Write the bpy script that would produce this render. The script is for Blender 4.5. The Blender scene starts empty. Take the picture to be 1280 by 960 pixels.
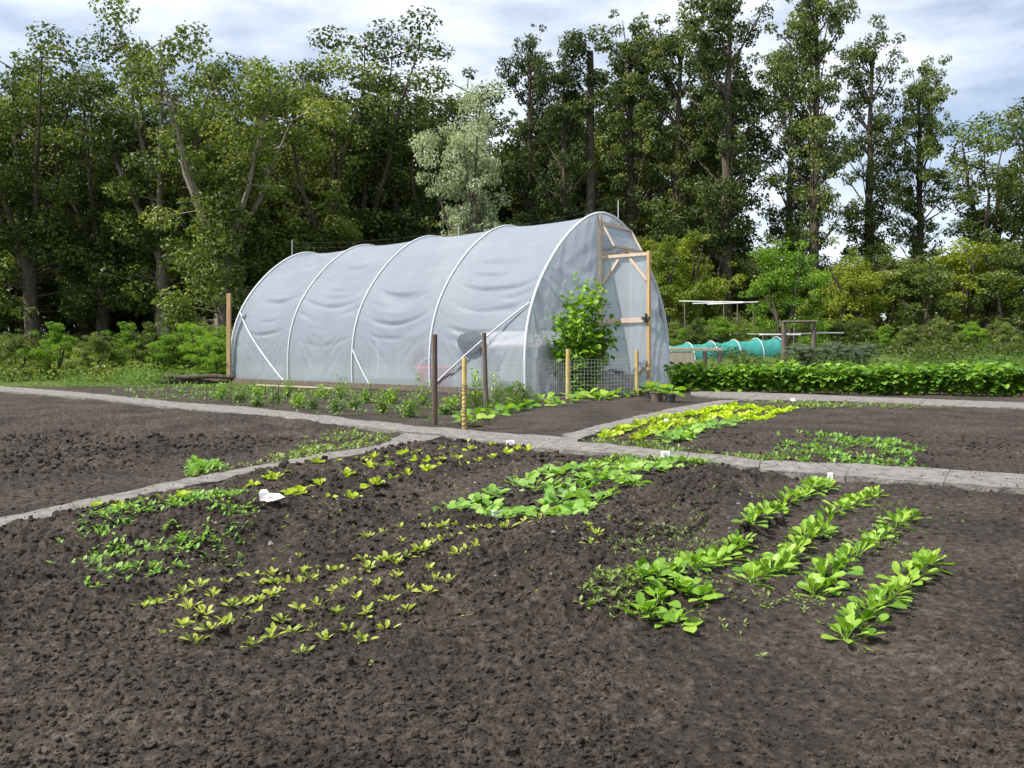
import bpy, math, random
import numpy as np
from mathutils import Vector, Matrix
random.seed(7); rng = np.random.default_rng(7)
R = math.radians
scene = bpy.context.scene
col = scene.collection
CAMH, FPX, HOR = 0.7, 1050.0, 440.0      # camera height, focal length in photo pixels, row of the horizon

# ------------------------------------------------------------------ camera geometry helpers
def gp(px, py):
    """ground point (flat part of the plot) seen at a photo pixel"""
    Y = CAMH * FPX / (py - HOR)
    return ((px - 640) / FPX * Y, Y)
def ap(px, Y): return (px - 640) / FPX * Y
def za(py, Y): return CAMH - (py - HOR) / FPX * Y

# ------------------------------------------------------------------ noise
def _h(ix, iy, seed):
    n = (ix.astype(np.int64) * 374761393 + iy.astype(np.int64) * 668265263 + seed * 982451653) & 0xffffffff
    n = ((n ^ (n >> 13)) * 1274126177) & 0xffffffff
    n = (n ^ (n >> 16)) & 0xffffffff
    n = (n * 2246822519) & 0xffffffff
    return ((n ^ (n >> 15)) & 0xffffff) / float(0xffffff)
def vnoise(x, y, seed=0):
    ix = np.floor(x); iy = np.floor(y); fx = x - ix; fy = y - iy
    fx = fx * fx * (3 - 2 * fx); fy = fy * fy * (3 - 2 * fy)
    a = _h(ix, iy, seed); b = _h(ix + 1, iy, seed); c = _h(ix, iy + 1, seed); d = _h(ix + 1, iy + 1, seed)
    return (a + (b - a) * fx) * (1 - fy) + (c + (d - c) * fx) * fy
def fbm(x, y, oct=3, seed=0):
    s = 0; a = 1; t = 0
    for i in range(oct):
        s = s + a * vnoise(x * 2 ** i, y * 2 ** i, seed + i); t += a; a *= .5
    return s / t
def clods(x, y, cell, seed):
    """rounded lumps of random radius, height in units of cell"""
    gx = x / cell; gy = y / cell; ix = np.floor(gx); iy = np.floor(gy)
    best = np.zeros_like(gx)
    for dx in (-1, 0, 1):
        for dy in (-1, 0, 1):
            cx = ix + dx; cy = iy + dy
            px = cx + _h(cx, cy, seed); py = cy + _h(cx, cy, seed + 1)
            r = .25 + .65 * _h(cx, cy, seed + 2) ** 1.5
            an = _h(cx, cy, seed + 3) * 3.14
            ux = (gx - px) * np.cos(an) + (gy - py) * np.sin(an)
            uy = (-(gx - px) * np.sin(an) + (gy - py) * np.cos(an)) * 1.35
            d2 = ux ** 2 + uy ** 2
            best = np.maximum(best, np.sqrt(np.maximum(0, r * r - d2)) * .9)
    return best
def sstep(a, b, x):
    t = np.clip((x - a) / (b - a), 0, 1); return t * t * (3 - 2 * t)
def inpoly(x, y, poly):
    ins = np.zeros(x.shape, bool); n = len(poly)
    for i in range(n):
        x1, y1 = poly[i]; x2, y2 = poly[(i + 1) % n]
        c = ((y1 > y) != (y2 > y))
        with np.errstate(divide='ignore', invalid='ignore'):
            xi = (x2 - x1) * (y - y1) / ((y2 - y1) if y2 != y1 else 1e-9) + x1
        ins ^= c & (x < xi)
    return ins

# ------------------------------------------------------------------ the paths, edges traced on the ground
PATHS = {
 'A': ([(-60,478),(120,493),(240,505.5),(300,508.5),(340,513),(390,519),(440,525),(524,534),(549,535.5),(596,540),(640,543.5),(722,549)],
       [(-60,484),(120,499),(240,513),(302,518),(340,523),(381,527.6),(440,533.5),(510,541.7),(554,545),(573,548.7),(640,556),(722,566)]),
 'B': ([(-40,657),(120,624),(240,599),(306,586),(373,574),(440,563),(471,559.5),(508,542.5)],
       [(-40,674),(120,637),(240,608.5),(342,588),(440,571),(499,560),(530,552),(553,545.5)]),
 'C': ([(703,545),(735,537.5),(781,525),(840,512.5),(880,505),(900,501.5)],
       [(722,551),(752,541),(790,531),(840,522),(878,513.8),(927,501)]),
 'D': ([(863,488),(940,491),(1040,495),(1280,504),(1500,512)],
       [(863,494),(940,500.5),(1040,501.5),(1280,511.5),(1500,520)]),
 'E': ([(712,555),(749,557),(796,563),(828,567),(895,572),(949,578.5),(1040,583),(1280,597),(1480,611)],
       [(704,564.5),(740,568.5),(773,571),(840,578),(915,585.5),(980,592.5),(1040,596.5),(1280,617),(1480,636)]),
}
def g_poly(px): return [gp(*p) for p in px]
path_polys = [g_poly(u) + g_poly(l)[::-1] for u, l in PATHS.values()]

# roughness zones (pixel outlines on the ground): value = clod strength
ROUGH = [
 ([(-300,960),(-300,700),(-40,676),(240,610),(440,573),(553,547),(640,558),(703,566),(773,572),(915,587),(1040,598),(1040,640),(900,960)], .9),
 ([(0,512),(240,515),(380,529),(440,537),(380,548),(330,560),(240,575),(0,600)], .95),
 ([(870,562),(880,530),(990,515),(1040,504),(1280,515),(1280,590),(1000,575),(900,570)], .55),
 ([(240,735),(240,716),(300,694),(345,678),(385,672),(372,688),(330,705),(280,722)], .18),     # trodden strip
 ([(-500,1600),(-500,800),(240,790),(640,775),(900,800),(900,1600)], .6),
 ([(780,1600),(780,800),(1000,720),(1250,620),(1500,640),(1700,1600)], .5),
 ([(490,632),(540,612),(590,596),(640,590),(660,600),(600,615),(560,632),(500,648)], .35),
 ([(820,700),(850,668),(905,640),(935,604),(980,596),(1040,599),(1040,608),(1000,620),(940,655),(890,690),(862,722),(770,747),(740,747)], .15),
 ([(862,722),(890,700),(1040,606),(1280,560),(1280,760),(1000,960),(800,960)], .3),
 ([(560,547),(600,522),(700,505),(800,498),(862,495),(898,501),(840,511),(735,537),(700,546)], .12),
 ([(240,600),(240,576),(330,562),(420,550),(506,543),(470,558),(373,573)], .22),
]
rough_polys = [(g_poly(p), v) for p, v in ROUGH]
BUMP = [  # raised (+) or sunken (-) pieces of soil:  px, py, radius x, radius y (m), height
 (262,655,.50,.35,.09), (300,525,1.5,.7,.05), (720,700,.45,.5,.08), (840,618,.45,.6,.10), (560,590,1.2,.5,.03),
 (640,735,.35,.3,.02), (340,640,.5,.3,.02), (950,545,1.0,1.2,.04), (500,640,.25,.4,-.04), (320,698,.30,.16,-.05), (900,690,.35,.4,-.03),
]
def rise(X, Y):
    s0 = 15.2 + 9.0 * sstep(5.5, 0.5, X); s1 = s0 + 9.5
    return .62 * sstep(s0, s1, Y) + .5 * sstep(27, 38, Y)
def ground(X, Y, fine=True):
    X = np.asarray(X, float); Y = np.asarray(Y, float)
    z = rise(X, Y)
    near = 1 - sstep(16, 22, Y)
    jx = X + (vnoise(X * 9, Y * 9, 3) - .5) * .12; jy = Y + (vnoise(X * 9, Y * 9, 4) - .5) * .12
    amp = np.full(X.shape, .35)
    for poly, v in rough_polys:
        amp = np.where(inpoly(jx, jy, poly), v, amp)
    inp = np.zeros(X.shape, bool)
    for poly in path_polys: inp |= inpoly(X, Y, poly)
    z = z + (fbm(X * 1.3, Y * 1.3, 3, 11) - .5) * .05 * near - .012 * near
    z = z + (fbm(X * 2.4 + 7, Y * 2.4, 2, 13) - .5) * .07 * (1 - sstep(8, 12, Y)) * np.clip(amp, .15, 1) + np.sin((X * .636 - Y * .772) * 27 + fbm(X * 2, Y * 2, 2, 14) * 5) * .011 * amp * (1 - sstep(6, 9, Y))
    for px, py, rx, ry, h in BUMP:
        gx, gy = gp(px, py)
        z = z + h * np.exp(-((X - gx) / rx) ** 2 - ((Y - gy) / ry) ** 2)
    if fine:
        wx = X + (vnoise(X * 45, Y * 45, 6) - .5) * .02; wy = Y + (vnoise(X * 45, Y * 45, 7) - .5) * .02
        big = clods(wx, wy, .085, 21); mid = clods(wx + 3, wy, .042, 31); sml = clods(X, Y + 5, .021, 41); tin = clods(X + 9, Y, .011, 45)
        c = big * .085 * .20 * sstep(.45, .7, vnoise(X * 3, Y * 3, 5)) + mid * .042 * .33 + sml * .021 * .5 + tin * .011 * .7
        c += (fbm(X * 7, Y * 7, 3, 51) - .5) * .05 + (fbm(X * 2.2, Y * 2.2, 2, 53) - .5) * .05
        z = z + c * amp * near + (fbm(X * 40, Y * 40, 2, 61) - .5) * .008 * near
    z = np.where(inp, np.minimum(z, .004), z)
    return z
def gz(x, y, fine=False):
    return float(ground(np.array([x]), np.array([y]), fine)[0])

# ------------------------------------------------------------------ materials
def newmat(name):
    m = bpy.data.materials.new(name); m.use_nodes = True
    nt = m.node_tree; b = nt.nodes['Principled BSDF']; return m, nt, b
def N(nt, t, **kw):
    n = nt.nodes.new(t)
    for k, v in kw.items():
        if k in n.inputs: n.inputs[k].default_value = v
        else: setattr(n, k, v)
    return n
def noise_mat(name, c1, c2, scale=8, rough=.85, bump=.3, bscale=None, c3=None, spec=.3, stretch=(1,1,1), dist=.02):
    m, nt, b = newmat(name); L = nt.links
    tc = N(nt, 'ShaderNodeTexCoord'); mp = N(nt, 'ShaderNodeMapping'); mp.inputs['Scale'].default_value = stretch
    L.new(tc.outputs['Object'], mp.inputs['Vector'])
    nz = N(nt, 'ShaderNodeTexNoise', Scale=scale, Detail=6.0, Roughness=.65); L.new(mp.outputs[0], nz.inputs['Vector'])
    cr = N(nt, 'ShaderNodeValToRGB'); e = cr.color_ramp.elements
    e[0].position = .3; e[0].color = (*c1, 1); e[1].position = .68; e[1].color = (*c2, 1)
    if c3: x = cr.color_ramp.elements.new(.8); x.color = (*c3, 1)
    L.new(nz.outputs['Fac'], cr.inputs[0]); L.new(cr.outputs[0], b.inputs['Base Color'])
    n2 = N(nt, 'ShaderNodeTexNoise', Scale=bscale or scale * 4, Detail=5.0); L.new(mp.outputs[0], n2.inputs['Vector'])
    bp = N(nt, 'ShaderNodeBump', Strength=bump, Distance=dist); L.new(n2.outputs['Fac'], bp.inputs['Height'])
    L.new(bp.outputs[0], b.inputs['Normal'])
    b.inputs['Roughness'].default_value = rough; b.inputs['Specular IOR Level'].default_value = spec
    return m
def leaf_mat(name, dark, mid, light, trans=.35, rough=.5, spec=.35, tcol=None):
    m, nt, b = newmat(name); L = nt.links
    at = N(nt, 'ShaderNodeAttribute', attribute_name='var')
    oi = N(nt, 'ShaderNodeObjectInfo')
    ad = N(nt, 'ShaderNodeMath', operation='MULTIPLY_ADD'); ad.inputs[1].default_value = .34; L.new(oi.outputs['Random'], ad.inputs[0])
    sc = N(nt, 'ShaderNodeMath', operation='MULTIPLY_ADD'); sc.inputs[1].default_value = .8; sc.inputs[2].default_value = -.08
    L.new(at.outputs['Fac'], sc.inputs[0]); L.new(sc.outputs[0], ad.inputs[2])
    cr = N(nt, 'ShaderNodeValToRGB'); e = cr.color_ramp.elements
    e[0].position = 0; e[0].color = (*dark, 1); e[1].position = 1; e[1].color = (*light, 1)
    x = cr.color_ramp.elements.new(.5); x.color = (*mid, 1)
    L.new(ad.outputs[0], cr.inputs[0]); L.new(cr.outputs[0], b.inputs['Base Color'])
    b.inputs['Roughness'].default_value = rough; b.inputs['Specular IOR Level'].default_value = spec
    tr = N(nt, 'ShaderNodeBsdfTranslucent')
    hs = N(nt, 'ShaderNodeMixRGB', blend_type='MULTIPLY'); hs.inputs[0].default_value = 1
    hs.inputs[2].default_value = (*(tcol or (1.5, 1.6, .6)), 1)
    L.new(cr.outputs[0], hs.inputs[1]); L.new(hs.outputs[0], tr.inputs['Color'])
    mx = N(nt, 'ShaderNodeMixShader'); mx.inputs[0].default_value = trans
    L.new(b.outputs[0], mx.inputs[1]); L.new(tr.outputs[0], mx.inputs[2])
    L.new(mx.outputs[0], nt.nodes['Material Output'].inputs[0])
    return m

M = {}
M['lettuce'] = leaf_mat('lettuce_leaf', (.20,.30,.02), (.40,.50,.04), (.55,.62,.09), .35)
M['lime'] = leaf_mat('lime_lettuce', (.26,.40,.015), (.42,.56,.02), (.55,.66,.04), .35)
M['beet'] = leaf_mat('seedling_leaf', (.17,.26,.03), (.36,.43,.07), (.50,.53,.14), .35)
M['radish'] = leaf_mat('radish_leaf', (.10,.22,.035), (.20,.37,.06), (.32,.48,.11), .35)
M['spinach'] = leaf_mat('spinach_leaf', (.09,.20,.02), (.20,.36,.035), (.33,.48,.07), .32, rough=.42)
M['squash'] = leaf_mat('squash_leaf', (.09,.20,.02), (.19,.35,.035), (.36,.50,.06), .35)
M['bean'] = leaf_mat('bean_leaf', (.05,.13,.012), (.14,.28,.025), (.26,.42,.06), .35)
M['currant'] = leaf_mat('currant_leaf', (.07,.16,.012), (.18,.33,.03), (.34,.50,.07), .38)
M['herb'] = leaf_mat('herb_leaf', (.06,.12,.02), (.12,.21,.045), (.20,.30,.08), .3)
M['weed'] = leaf_mat('weed_leaf', (.10,.16,.03), (.18,.27,.05), (.32,.38,.13), .3)
M['crown_dark'] = leaf_mat('dark_crown_leaf', (.022,.040,.012), (.062,.095,.022), (.25,.30,.09), .33, tcol=(1.5,1.45,.6))
M['crown_mid'] = leaf_mat('mid_crown_leaf', (.03,.055,.012), (.105,.150,.030), (.34,.40,.11), .35, tcol=(1.5,1.45,.6))
M['crown_pale'] = leaf_mat('pale_crown_leaf', (.18,.24,.11), (.42,.47,.30), (.74,.76,.62), .38, tcol=(1.1,1.2,.8))
M['crown_lime'] = leaf_mat('lime_crown_leaf', (.07,.15,.012), (.16,.28,.025), (.30,.44,.05), .38)
M['crown_olive'] = leaf_mat('olive_crown_leaf', (.08,.12,.012), (.17,.22,.02), (.30,.33,.04), .35)
M['grey_herb'] = leaf_mat('grey_leaf', (.08,.12,.07), (.14,.19,.12), (.24,.29,.2), .2)
M['bark'] = noise_mat('bark', (.045,.036,.028), (.14,.115,.09), 5, .95, .8, 16, stretch=(3,3,.6), dist=.05)
M['bark_pale'] = noise_mat('pale_bark', (.12,.10,.08), (.30,.27,.22), 5, .95, .6, 16, stretch=(3,3,.7), dist=.04)
M['stem'] = noise_mat('plant_stem', (.08,.10,.03), (.16,.18,.06), 30, .8, .2)
M['twig'] = noise_mat('woody_twig', (.05,.04,.03), (.12,.09,.07), 30, .9, .3)
M['wood_grey'] = noise_mat('weathered_wood', (.07,.055,.045), (.19,.155,.13), 7, .9, .6, 30, stretch=(6,6,.5), dist=.01)
M['wood_brown'] = noise_mat('brown_wood', (.055,.04,.032), (.15,.11,.085), 7, .9, .6, 30, stretch=(6,6,.5), dist=.01)
M['wood_new'] = noise_mat('new_pine', (.34,.22,.10), (.55,.38,.19), 6, .7, .3, 26, stretch=(7,7,.4), dist=.006)
M['wood_pale'] = noise_mat('pale_timber', (.38,.30,.22), (.60,.50,.40), 6, .75, .3, 26, stretch=(7,7,.4), dist=.006)
M['wood_yellow'] = noise_mat('yellow_post', (.35,.26,.08), (.62,.48,.17), 9, .8, .4, 26, stretch=(5,5,.8), dist=.006)
M['rope'] = noise_mat('dark_wire', (.02,.02,.02), (.06,.05,.05), 9, .7, .2)
M['slab'] = noise_mat('concrete_slab', (.10,.092,.083), (.25,.235,.218), 14, .95, .9, 70, c3=(.34,.325,.31), dist=.012)
M['concrete'] = noise_mat('old_concrete', (.22,.21,.2), (.42,.40,.38), 7, .95, .5, 40, dist=.01)
M['stone'] = noise_mat('dark_stone', (.05,.05,.05), (.17,.16,.15), 12, .9, .5, 40)
M['white'] = noise_mat('white_plastic', (.70,.70,.70), (.84,.84,.83), 12, .45, .05)
M['pipe'] = noise_mat('white_pipe', (.50,.52,.56), (.62,.64,.68), 12, .35, .05)
M['paper'] = noise_mat('pink_card', (.66,.52,.46), (.80,.68,.62), 40, .7, .1)
M['dark_plastic'] = noise_mat('dark_pot', (.03,.03,.032), (.07,.07,.075), 20, .5, .1)
M['grey_plastic'] = noise_mat('grey_tray', (.07,.085,.10), (.10,.115,.135), 20, .6, .1)
M['red'] = noise_mat('red_plastic', (.9,.08,.07), (.95,.14,.12), 6, .4, .05)
M['galv'] = noise_mat('galvanised_wire', (.30,.31,.32), (.5,.5,.5), 20, .4, .1)
M['label_ink'] = noise_mat('faded_ink', (.2,.2,.25), (.35,.35,.4), 60, .7, 0)
M['roof_grey'] = noise_mat('grey_panel', (.2,.21,.22), (.34,.35,.37), 3, .7, .2)
M['shed_wood'] = noise_mat('dark_shed_boards', (.04,.035,.03), (.09,.075,.06), 4, .9, .4, stretch=(8,8,.4))
M['glass'], _nt, _b = newmat('dark_pane'); _b.inputs['Base Color'].default_value = (.05,.07,.10,1); _b.inputs['Roughness'].default_value = .08

def soil_material():
    m, nt, b = newmat('soil'); L = nt.links
    geo = N(nt, 'ShaderNodeNewGeometry')
    n1 = N(nt, 'ShaderNodeTexNoise', Scale=1.6, Detail=4.0); L.new(geo.outputs['Position'], n1.inputs['Vector'])
    n2 = N(nt, 'ShaderNodeTexNoise', Scale=38.0, Detail=6.0, Roughness=.7); L.new(geo.outputs['Position'], n2.inputs['Vector'])
    c1 = N(nt, 'ShaderNodeValToRGB'); e = c1.color_ramp.elements
    e[0].position = .30; e[0].color = (.020,.016,.014,1); e[1].position = .74; e[1].color = (.150,.126,.106,1)
    x = e.new(.52); x.color = (.060,.050,.043,1)
    L.new(n2.outputs['Fac'], c1.inputs[0])
    c2 = N(nt, 'ShaderNodeValToRGB'); e = c2.color_ramp.elements
    e[0].position = .35; e[0].color = (.70,.68,.67,1); e[1].position = .65; e[1].color = (1.3,1.28,1.22,1)
    L.new(n1.outputs['Fac'], c2.inputs[0])
    mu = N(nt, 'ShaderNodeMixRGB', blend_type='MULTIPLY'); mu.inputs[0].default_value = 1
    L.new(c1.outputs[0], mu.inputs[1]); L.new(c2.outputs[0], mu.inputs[2])
    # grass and weeds farther out
    at = N(nt, 'ShaderNodeAttribute', attribute_name='green')
    n3 = N(nt, 'ShaderNodeTexNoise', Scale=7.0, Detail=6.0, Roughness=.75); L.new(geo.outputs['Position'], n3.inputs['Vector'])
    gm = N(nt, 'ShaderNodeMath', operation='ADD'); L.new(at.outputs['Fac'], gm.inputs[0]); L.new(n3.outputs['Fac'], gm.inputs[1])
    cg = N(nt, 'ShaderNodeValToRGB'); cg.color_ramp.elements[0].position = .95; cg.color_ramp.elements[1].position = 1.1
    sb = N(nt, 'ShaderNodeMath', operation='MULTIPLY'); sb.inputs[1].default_value = 1.0; L.new(gm.outputs[0], sb.inputs[0])
    L.new(sb.outputs[0], cg.inputs[0])
    gr = N(nt, 'ShaderNodeValToRGB'); e = gr.color_ramp.elements
    e[0].position = .3; e[0].color = (.035,.06,.012,1); e[1].position = .7; e[1].color = (.12,.17,.035,1)
    L.new(n2.outputs['Fac'], gr.inputs[0])
    mg = N(nt, 'ShaderNodeMixRGB'); L.new(cg.outputs[0], mg.inputs[0]); L.new(mu.outputs[0], mg.inputs[1]); L.new(gr.outputs[0], mg.inputs[2])
    L.new(mg.outputs[0], b.inputs['Base Color'])
    n4 = N(nt, 'ShaderNodeTexNoise', Scale=130.0, Detail=5.0, Roughness=.7); L.new(geo.outputs['Position'], n4.inputs['Vector'])
    b1 = N(nt, 'ShaderNodeBump', Strength=.8, Distance=.006); L.new(n4.outputs['Fac'], b1.inputs['Height'])
    b2 = N(nt, 'ShaderNodeBump', Strength=.8, Distance=.03); L.new(n2.outputs['Fac'], b2.inputs['Height']); L.new(b1.outputs[0], b2.inputs['Normal'])
    L.new(b2.outputs[0], b.inputs['Normal'])
    b.inputs['Roughness'].default_value = .95; b.inputs['Specular IOR Level'].default_value = .15
    return m
M['soil'] = soil_material()

def film_material(name, alpha, base=(.47,.52,.60), tl=.38, rg=.5):
    m, nt, b = newmat(name); L = nt.links
    geo = N(nt, 'ShaderNodeNewGeometry')
    nz = N(nt, 'ShaderNodeTexNoise', Scale=1.4, Detail=4.0); L.new(geo.outputs['Position'], nz.inputs['Vector'])
    cr = N(nt, 'ShaderNodeValToRGB'); e = cr.color_ramp.elements
    e[0].position = .3; e[0].color = (base[0]*.9, base[1]*.9, base[2]*.9, 1); e[1].position = .7; e[1].color = (*base, 1)
    L.new(nz.outputs['Fac'], cr.inputs[0])
    b.inputs['Roughness'].default_value = rg; b.inputs['Specular IOR Level'].default_value = .45
    L.new(cr.outputs[0], b.inputs['Base Color'])
    n2 = N(nt, 'ShaderNodeTexNoise', Scale=9.0, Detail=3.0); L.new(geo.outputs['Position'], n2.inputs['Vector'])
    bp = N(nt, 'ShaderNodeBump', Strength=.25, Distance=.02); L.new(n2.outputs['Fac'], bp.inputs['Height']); L.new(bp.outputs[0], b.inputs['Normal'])
    tr = N(nt, 'ShaderNodeBsdfTranslucent'); L.new(cr.outputs[0], tr.inputs['Color'])
    tp = N(nt, 'ShaderNodeBsdfTransparent'); tp.inputs[0].default_value = (.93,.96,1,1)
    m1 = N(nt, 'ShaderNodeMixShader'); m1.inputs[0].default_value = tl
    L.new(b.outputs[0], m1.inputs[1]); L.new(tr.outputs[0], m1.inputs[2])
    m2 = N(nt, 'ShaderNodeMixShader'); m2.inputs[0].default_value = alpha
    L.new(m1.outputs[0], m2.inputs[1]); L.new(tp.outputs[0], m2.inputs[2])
    L.new(m2.outputs[0], nt.nodes['Material Output'].inputs[0])
    return m
M['film'] = film_material('polythene_film', .44, (.50,.555,.64))
M['film_clear'] = film_material('clear_polythene_film', .30, (.70,.75,.82), .62, .3)
def net_material():
    m, nt, b = newmat('teal_net'); L = nt.links
    b.inputs['Base Color'].default_value = (.07,.40,.36,1); b.inputs['Roughness'].default_value = .7
    tr = N(nt, 'ShaderNodeBsdfTranslucent'); tr.inputs[0].default_value = (.09,.46,.42,1)
    tp = N(nt, 'ShaderNodeBsdfTransparent')
    m1 = N(nt, 'ShaderNodeMixShader'); m1.inputs[0].default_value = .4
    L.new(b.outputs[0], m1.inputs[1]); L.new(tr.outputs[0], m1.inputs[2])
    m2 = N(nt, 'ShaderNodeMixShader'); m2.inputs[0].default_value = .18
    L.new(m1.outputs[0], m2.inputs[1]); L.new(tp.outputs[0], m2.inputs[2])
    L.new(m2.outputs[0], nt.nodes['Material Output'].inputs[0]); return m
M['net'] = net_material()

# ------------------------------------------------------------------ mesh builder
class MB:
    def __init__(s): s.v = []; s.f = []; s.c = []; s.m = []; s.n = 0
    def add(s, V, F, var=.5, mi=0):
        V = np.asarray(V, float); F = np.asarray(F, int)
        s.v.append(V); s.f.append(F + s.n); s.n += len(V)
        k = len(F); s.c.append(np.full(k, var) if np.isscalar(var) else np.asarray(var, float)); s.m.append(np.full(k, mi))
    def box(s, c, size, rz=0, mi=0, tilt=None, bev=0):
        x, y, z = [a / 2 for a in size]
        P = np.array([(sx*x, sy*y, sz*z) for sz in (-1,1) for sx, sy in ((-1,-1),(1,-1),(1,1),(-1,1))])
        if tilt is not None: P = P @ np.array(Matrix(tilt).to_3x3()).T
        cs, sn = math.cos(rz), math.sin(rz)
        P = P @ np.array([[cs, sn, 0], [-sn, cs, 0], [0, 0, 1]]) + np.array(c)
        s.add(P, [(3,2,1,0),(4,5,6,7),(0,1,5,4),(1,2,6,5),(2,3,7,6),(3,0,4,7)], .5, mi)
    def bar(s, a, b, w, d, up=(0,0,1), mi=0):
        a = Vector(a); b = Vector(b); t = (b - a).normalized(); u = Vector(up)
        if abs(t.dot(u)) > .98: u = Vector((1, 0, 0))
        sx = t.cross(u).normalized(); sy = sx.cross(t).normalized()
        P = [tuple(p + sx * (i * w / 2) + sy * (j * d / 2)) for p in (a, b) for i, j in ((-1,-1),(1,-1),(1,1),(-1,1))]
        s.add(P, [(3,2,1,0),(4,5,6,7),(0,1,5,4),(1,2,6,5),(2,3,7,6),(3,0,4,7)], .5, mi)
    def tube(s, pts, rad, n=8, mi=0, cap=True, var=.5):
        pts = [Vector(p) for p in pts]; k = len(pts)
        rad = [rad] * k if np.isscalar(rad) else rad
        V = []; prev = None
        for i, p in enumerate(pts):
            t = (pts[min(i+1, k-1)] - pts[max(i-1, 0)]).normalized()
            if prev is None:
                u = Vector((0,0,1)) if abs(t.z) < .9 else Vector((1,0,0)); a = t.cross(u).normalized()
            else: a = (prev - t * prev.dot(t)).normalized()
            prev = a; b = t.cross(a)
            for j in range(n):
                an = 2 * math.pi * j / n; V.append(tuple(p + (a * math.cos(an) + b * math.sin(an)) * rad[i]))
        F = [(i*n+j, i*n+(j+1)%n, (i+1)*n+(j+1)%n, (i+1)*n+j) for i in range(k-1) for j in range(n)]
        s.add(V, F, var, mi)
        if cap and n >= 3:
            c0 = len(V)
            s.add([V[j] for j in range(n)] + [tuple(pts[0])], [(n, (j+1) % n, j) for j in range(n)], var, mi)
            s.add([V[(k-1)*n+j] for j in range(n)] + [tuple(pts[-1])], [(n, j, (j+1) % n) for j in range(n)], var, mi)
    def mesh(s, name, mats, smooth=False):
        me = bpy.data.meshes.new(name)
        V = np.concatenate(s.v); me.vertices.add(len(V)); me.vertices.foreach_set('co', V.ravel())
        tot = np.concatenate([np.full(len(f), f.shape[1]) for f in s.f]); li = np.concatenate([f.ravel() for f in s.f])
        me.loops.add(len(li)); me.loops.foreach_set('vertex_index', li)
        me.polygons.add(len(tot)); st = np.concatenate(([0], np.cumsum(tot)[:-1]))
        me.polygons.foreach_set('loop_start', st); me.polygons.foreach_set('loop_total', tot)
        me.polygons.foreach_set('material_index', np.concatenate(s.m).astype(int))
        me.polygons.foreach_set('use_smooth', np.full(len(tot), smooth))
        a = me.attributes.new('var', 'FLOAT', 'FACE'); a.data.foreach_set('value', np.concatenate(s.c))
        for m in (mats if isinstance(mats, (list, tuple)) else [mats]): me.materials.append(m)
        me.update(calc_edges=True); me.validate(); return me
    def build(s, name, mats, parent=None, loc=(0,0,0), smooth=False):
        o = bpy.data.objects.new(name, s.mesh(name, mats, smooth)); col.objects.link(o); o.location = loc
        if parent: o.parent = parent
        return o
def bevel(o, w=.004, seg=2):
    md = o.modifiers.new('bevel', 'BEVEL'); md.width = w; md.segments = seg; md.limit_method = 'ANGLE'; return o
def tag(o, label=None, cat=None, group=None, kind=None):
    if label: o['label'] = label
    if cat: o['category'] = cat
    if group: o['group'] = group
    if kind: o['kind'] = kind
    return o
def empty(name, loc=(0,0,0), rz=0):
    o = bpy.data.objects.new(name, None); o.empty_display_size = .1; col.objects.link(o); o.location = loc; o.rotation_euler.z = rz; return o
ORD = ['first','second','third','fourth','fifth','sixth','seventh','eighth','ninth','tenth','eleventh','twelfth','thirteenth','fourteenth','fifteenth','sixteenth','seventeenth','eighteenth','nineteenth','twentieth',
       'twenty-first','twenty-second','twenty-third','twenty-fourth','twenty-fifth','twenty-sixth','twenty-seventh','twenty-eighth','twenty-ninth','thirtieth']

# ------------------------------------------------------------------ GROUND
def build_ground():
    pys = np.concatenate([np.linspace(1500, 800, 330)[:-1], np.linspace(800, 560, 330)[:-1], np.linspace(560, 484, 110)])
    Ys = np.concatenate([CAMH * FPX / (pys - HOR), np.geomspace(17, 60, 70), np.geomspace(64, 700, 20)])
    Ys = np.concatenate([[-6, -3, -1, 0.2], Ys])
    u = np.concatenate([np.linspace(-4, -.9, 26)[:-1], np.linspace(-.9, -.64, 50)[:-1], np.linspace(-.64, .64, 900), np.linspace(.64, .9, 50)[1:], np.linspace(.9, 4, 26)[1:]])
    Yg, U = np.meshgrid(Ys, u, indexing='ij')
    X = U * np.maximum(Yg + .25, .9)
    Z = ground(X, Yg)
    nr, nc = X.shape
    V = np.stack([X, Yg, Z], -1).reshape(-1, 3)
    i = np.arange(nr - 1)[:, None] * nc + np.arange(nc - 1)[None]
    F = np.stack([i, i + 1, i + 1 + nc, i + nc], -1).reshape(-1, 4)
    b = MB(); b.add(V, F); o = b.build('ground', M['soil'], smooth=True)
    g = np.clip(sstep(14.5, 19, Yg) * .75 + sstep(30, 36, Yg) * .2, 0, 1).ravel()
    a = o.data.attributes.new('green', 'FLOAT', 'POINT'); a.data.foreach_set('value', g)
    tag(o, 'dark crumbly garden soil with dug clods and trodden strips', 'ground', kind='structure')
build_ground()

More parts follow.
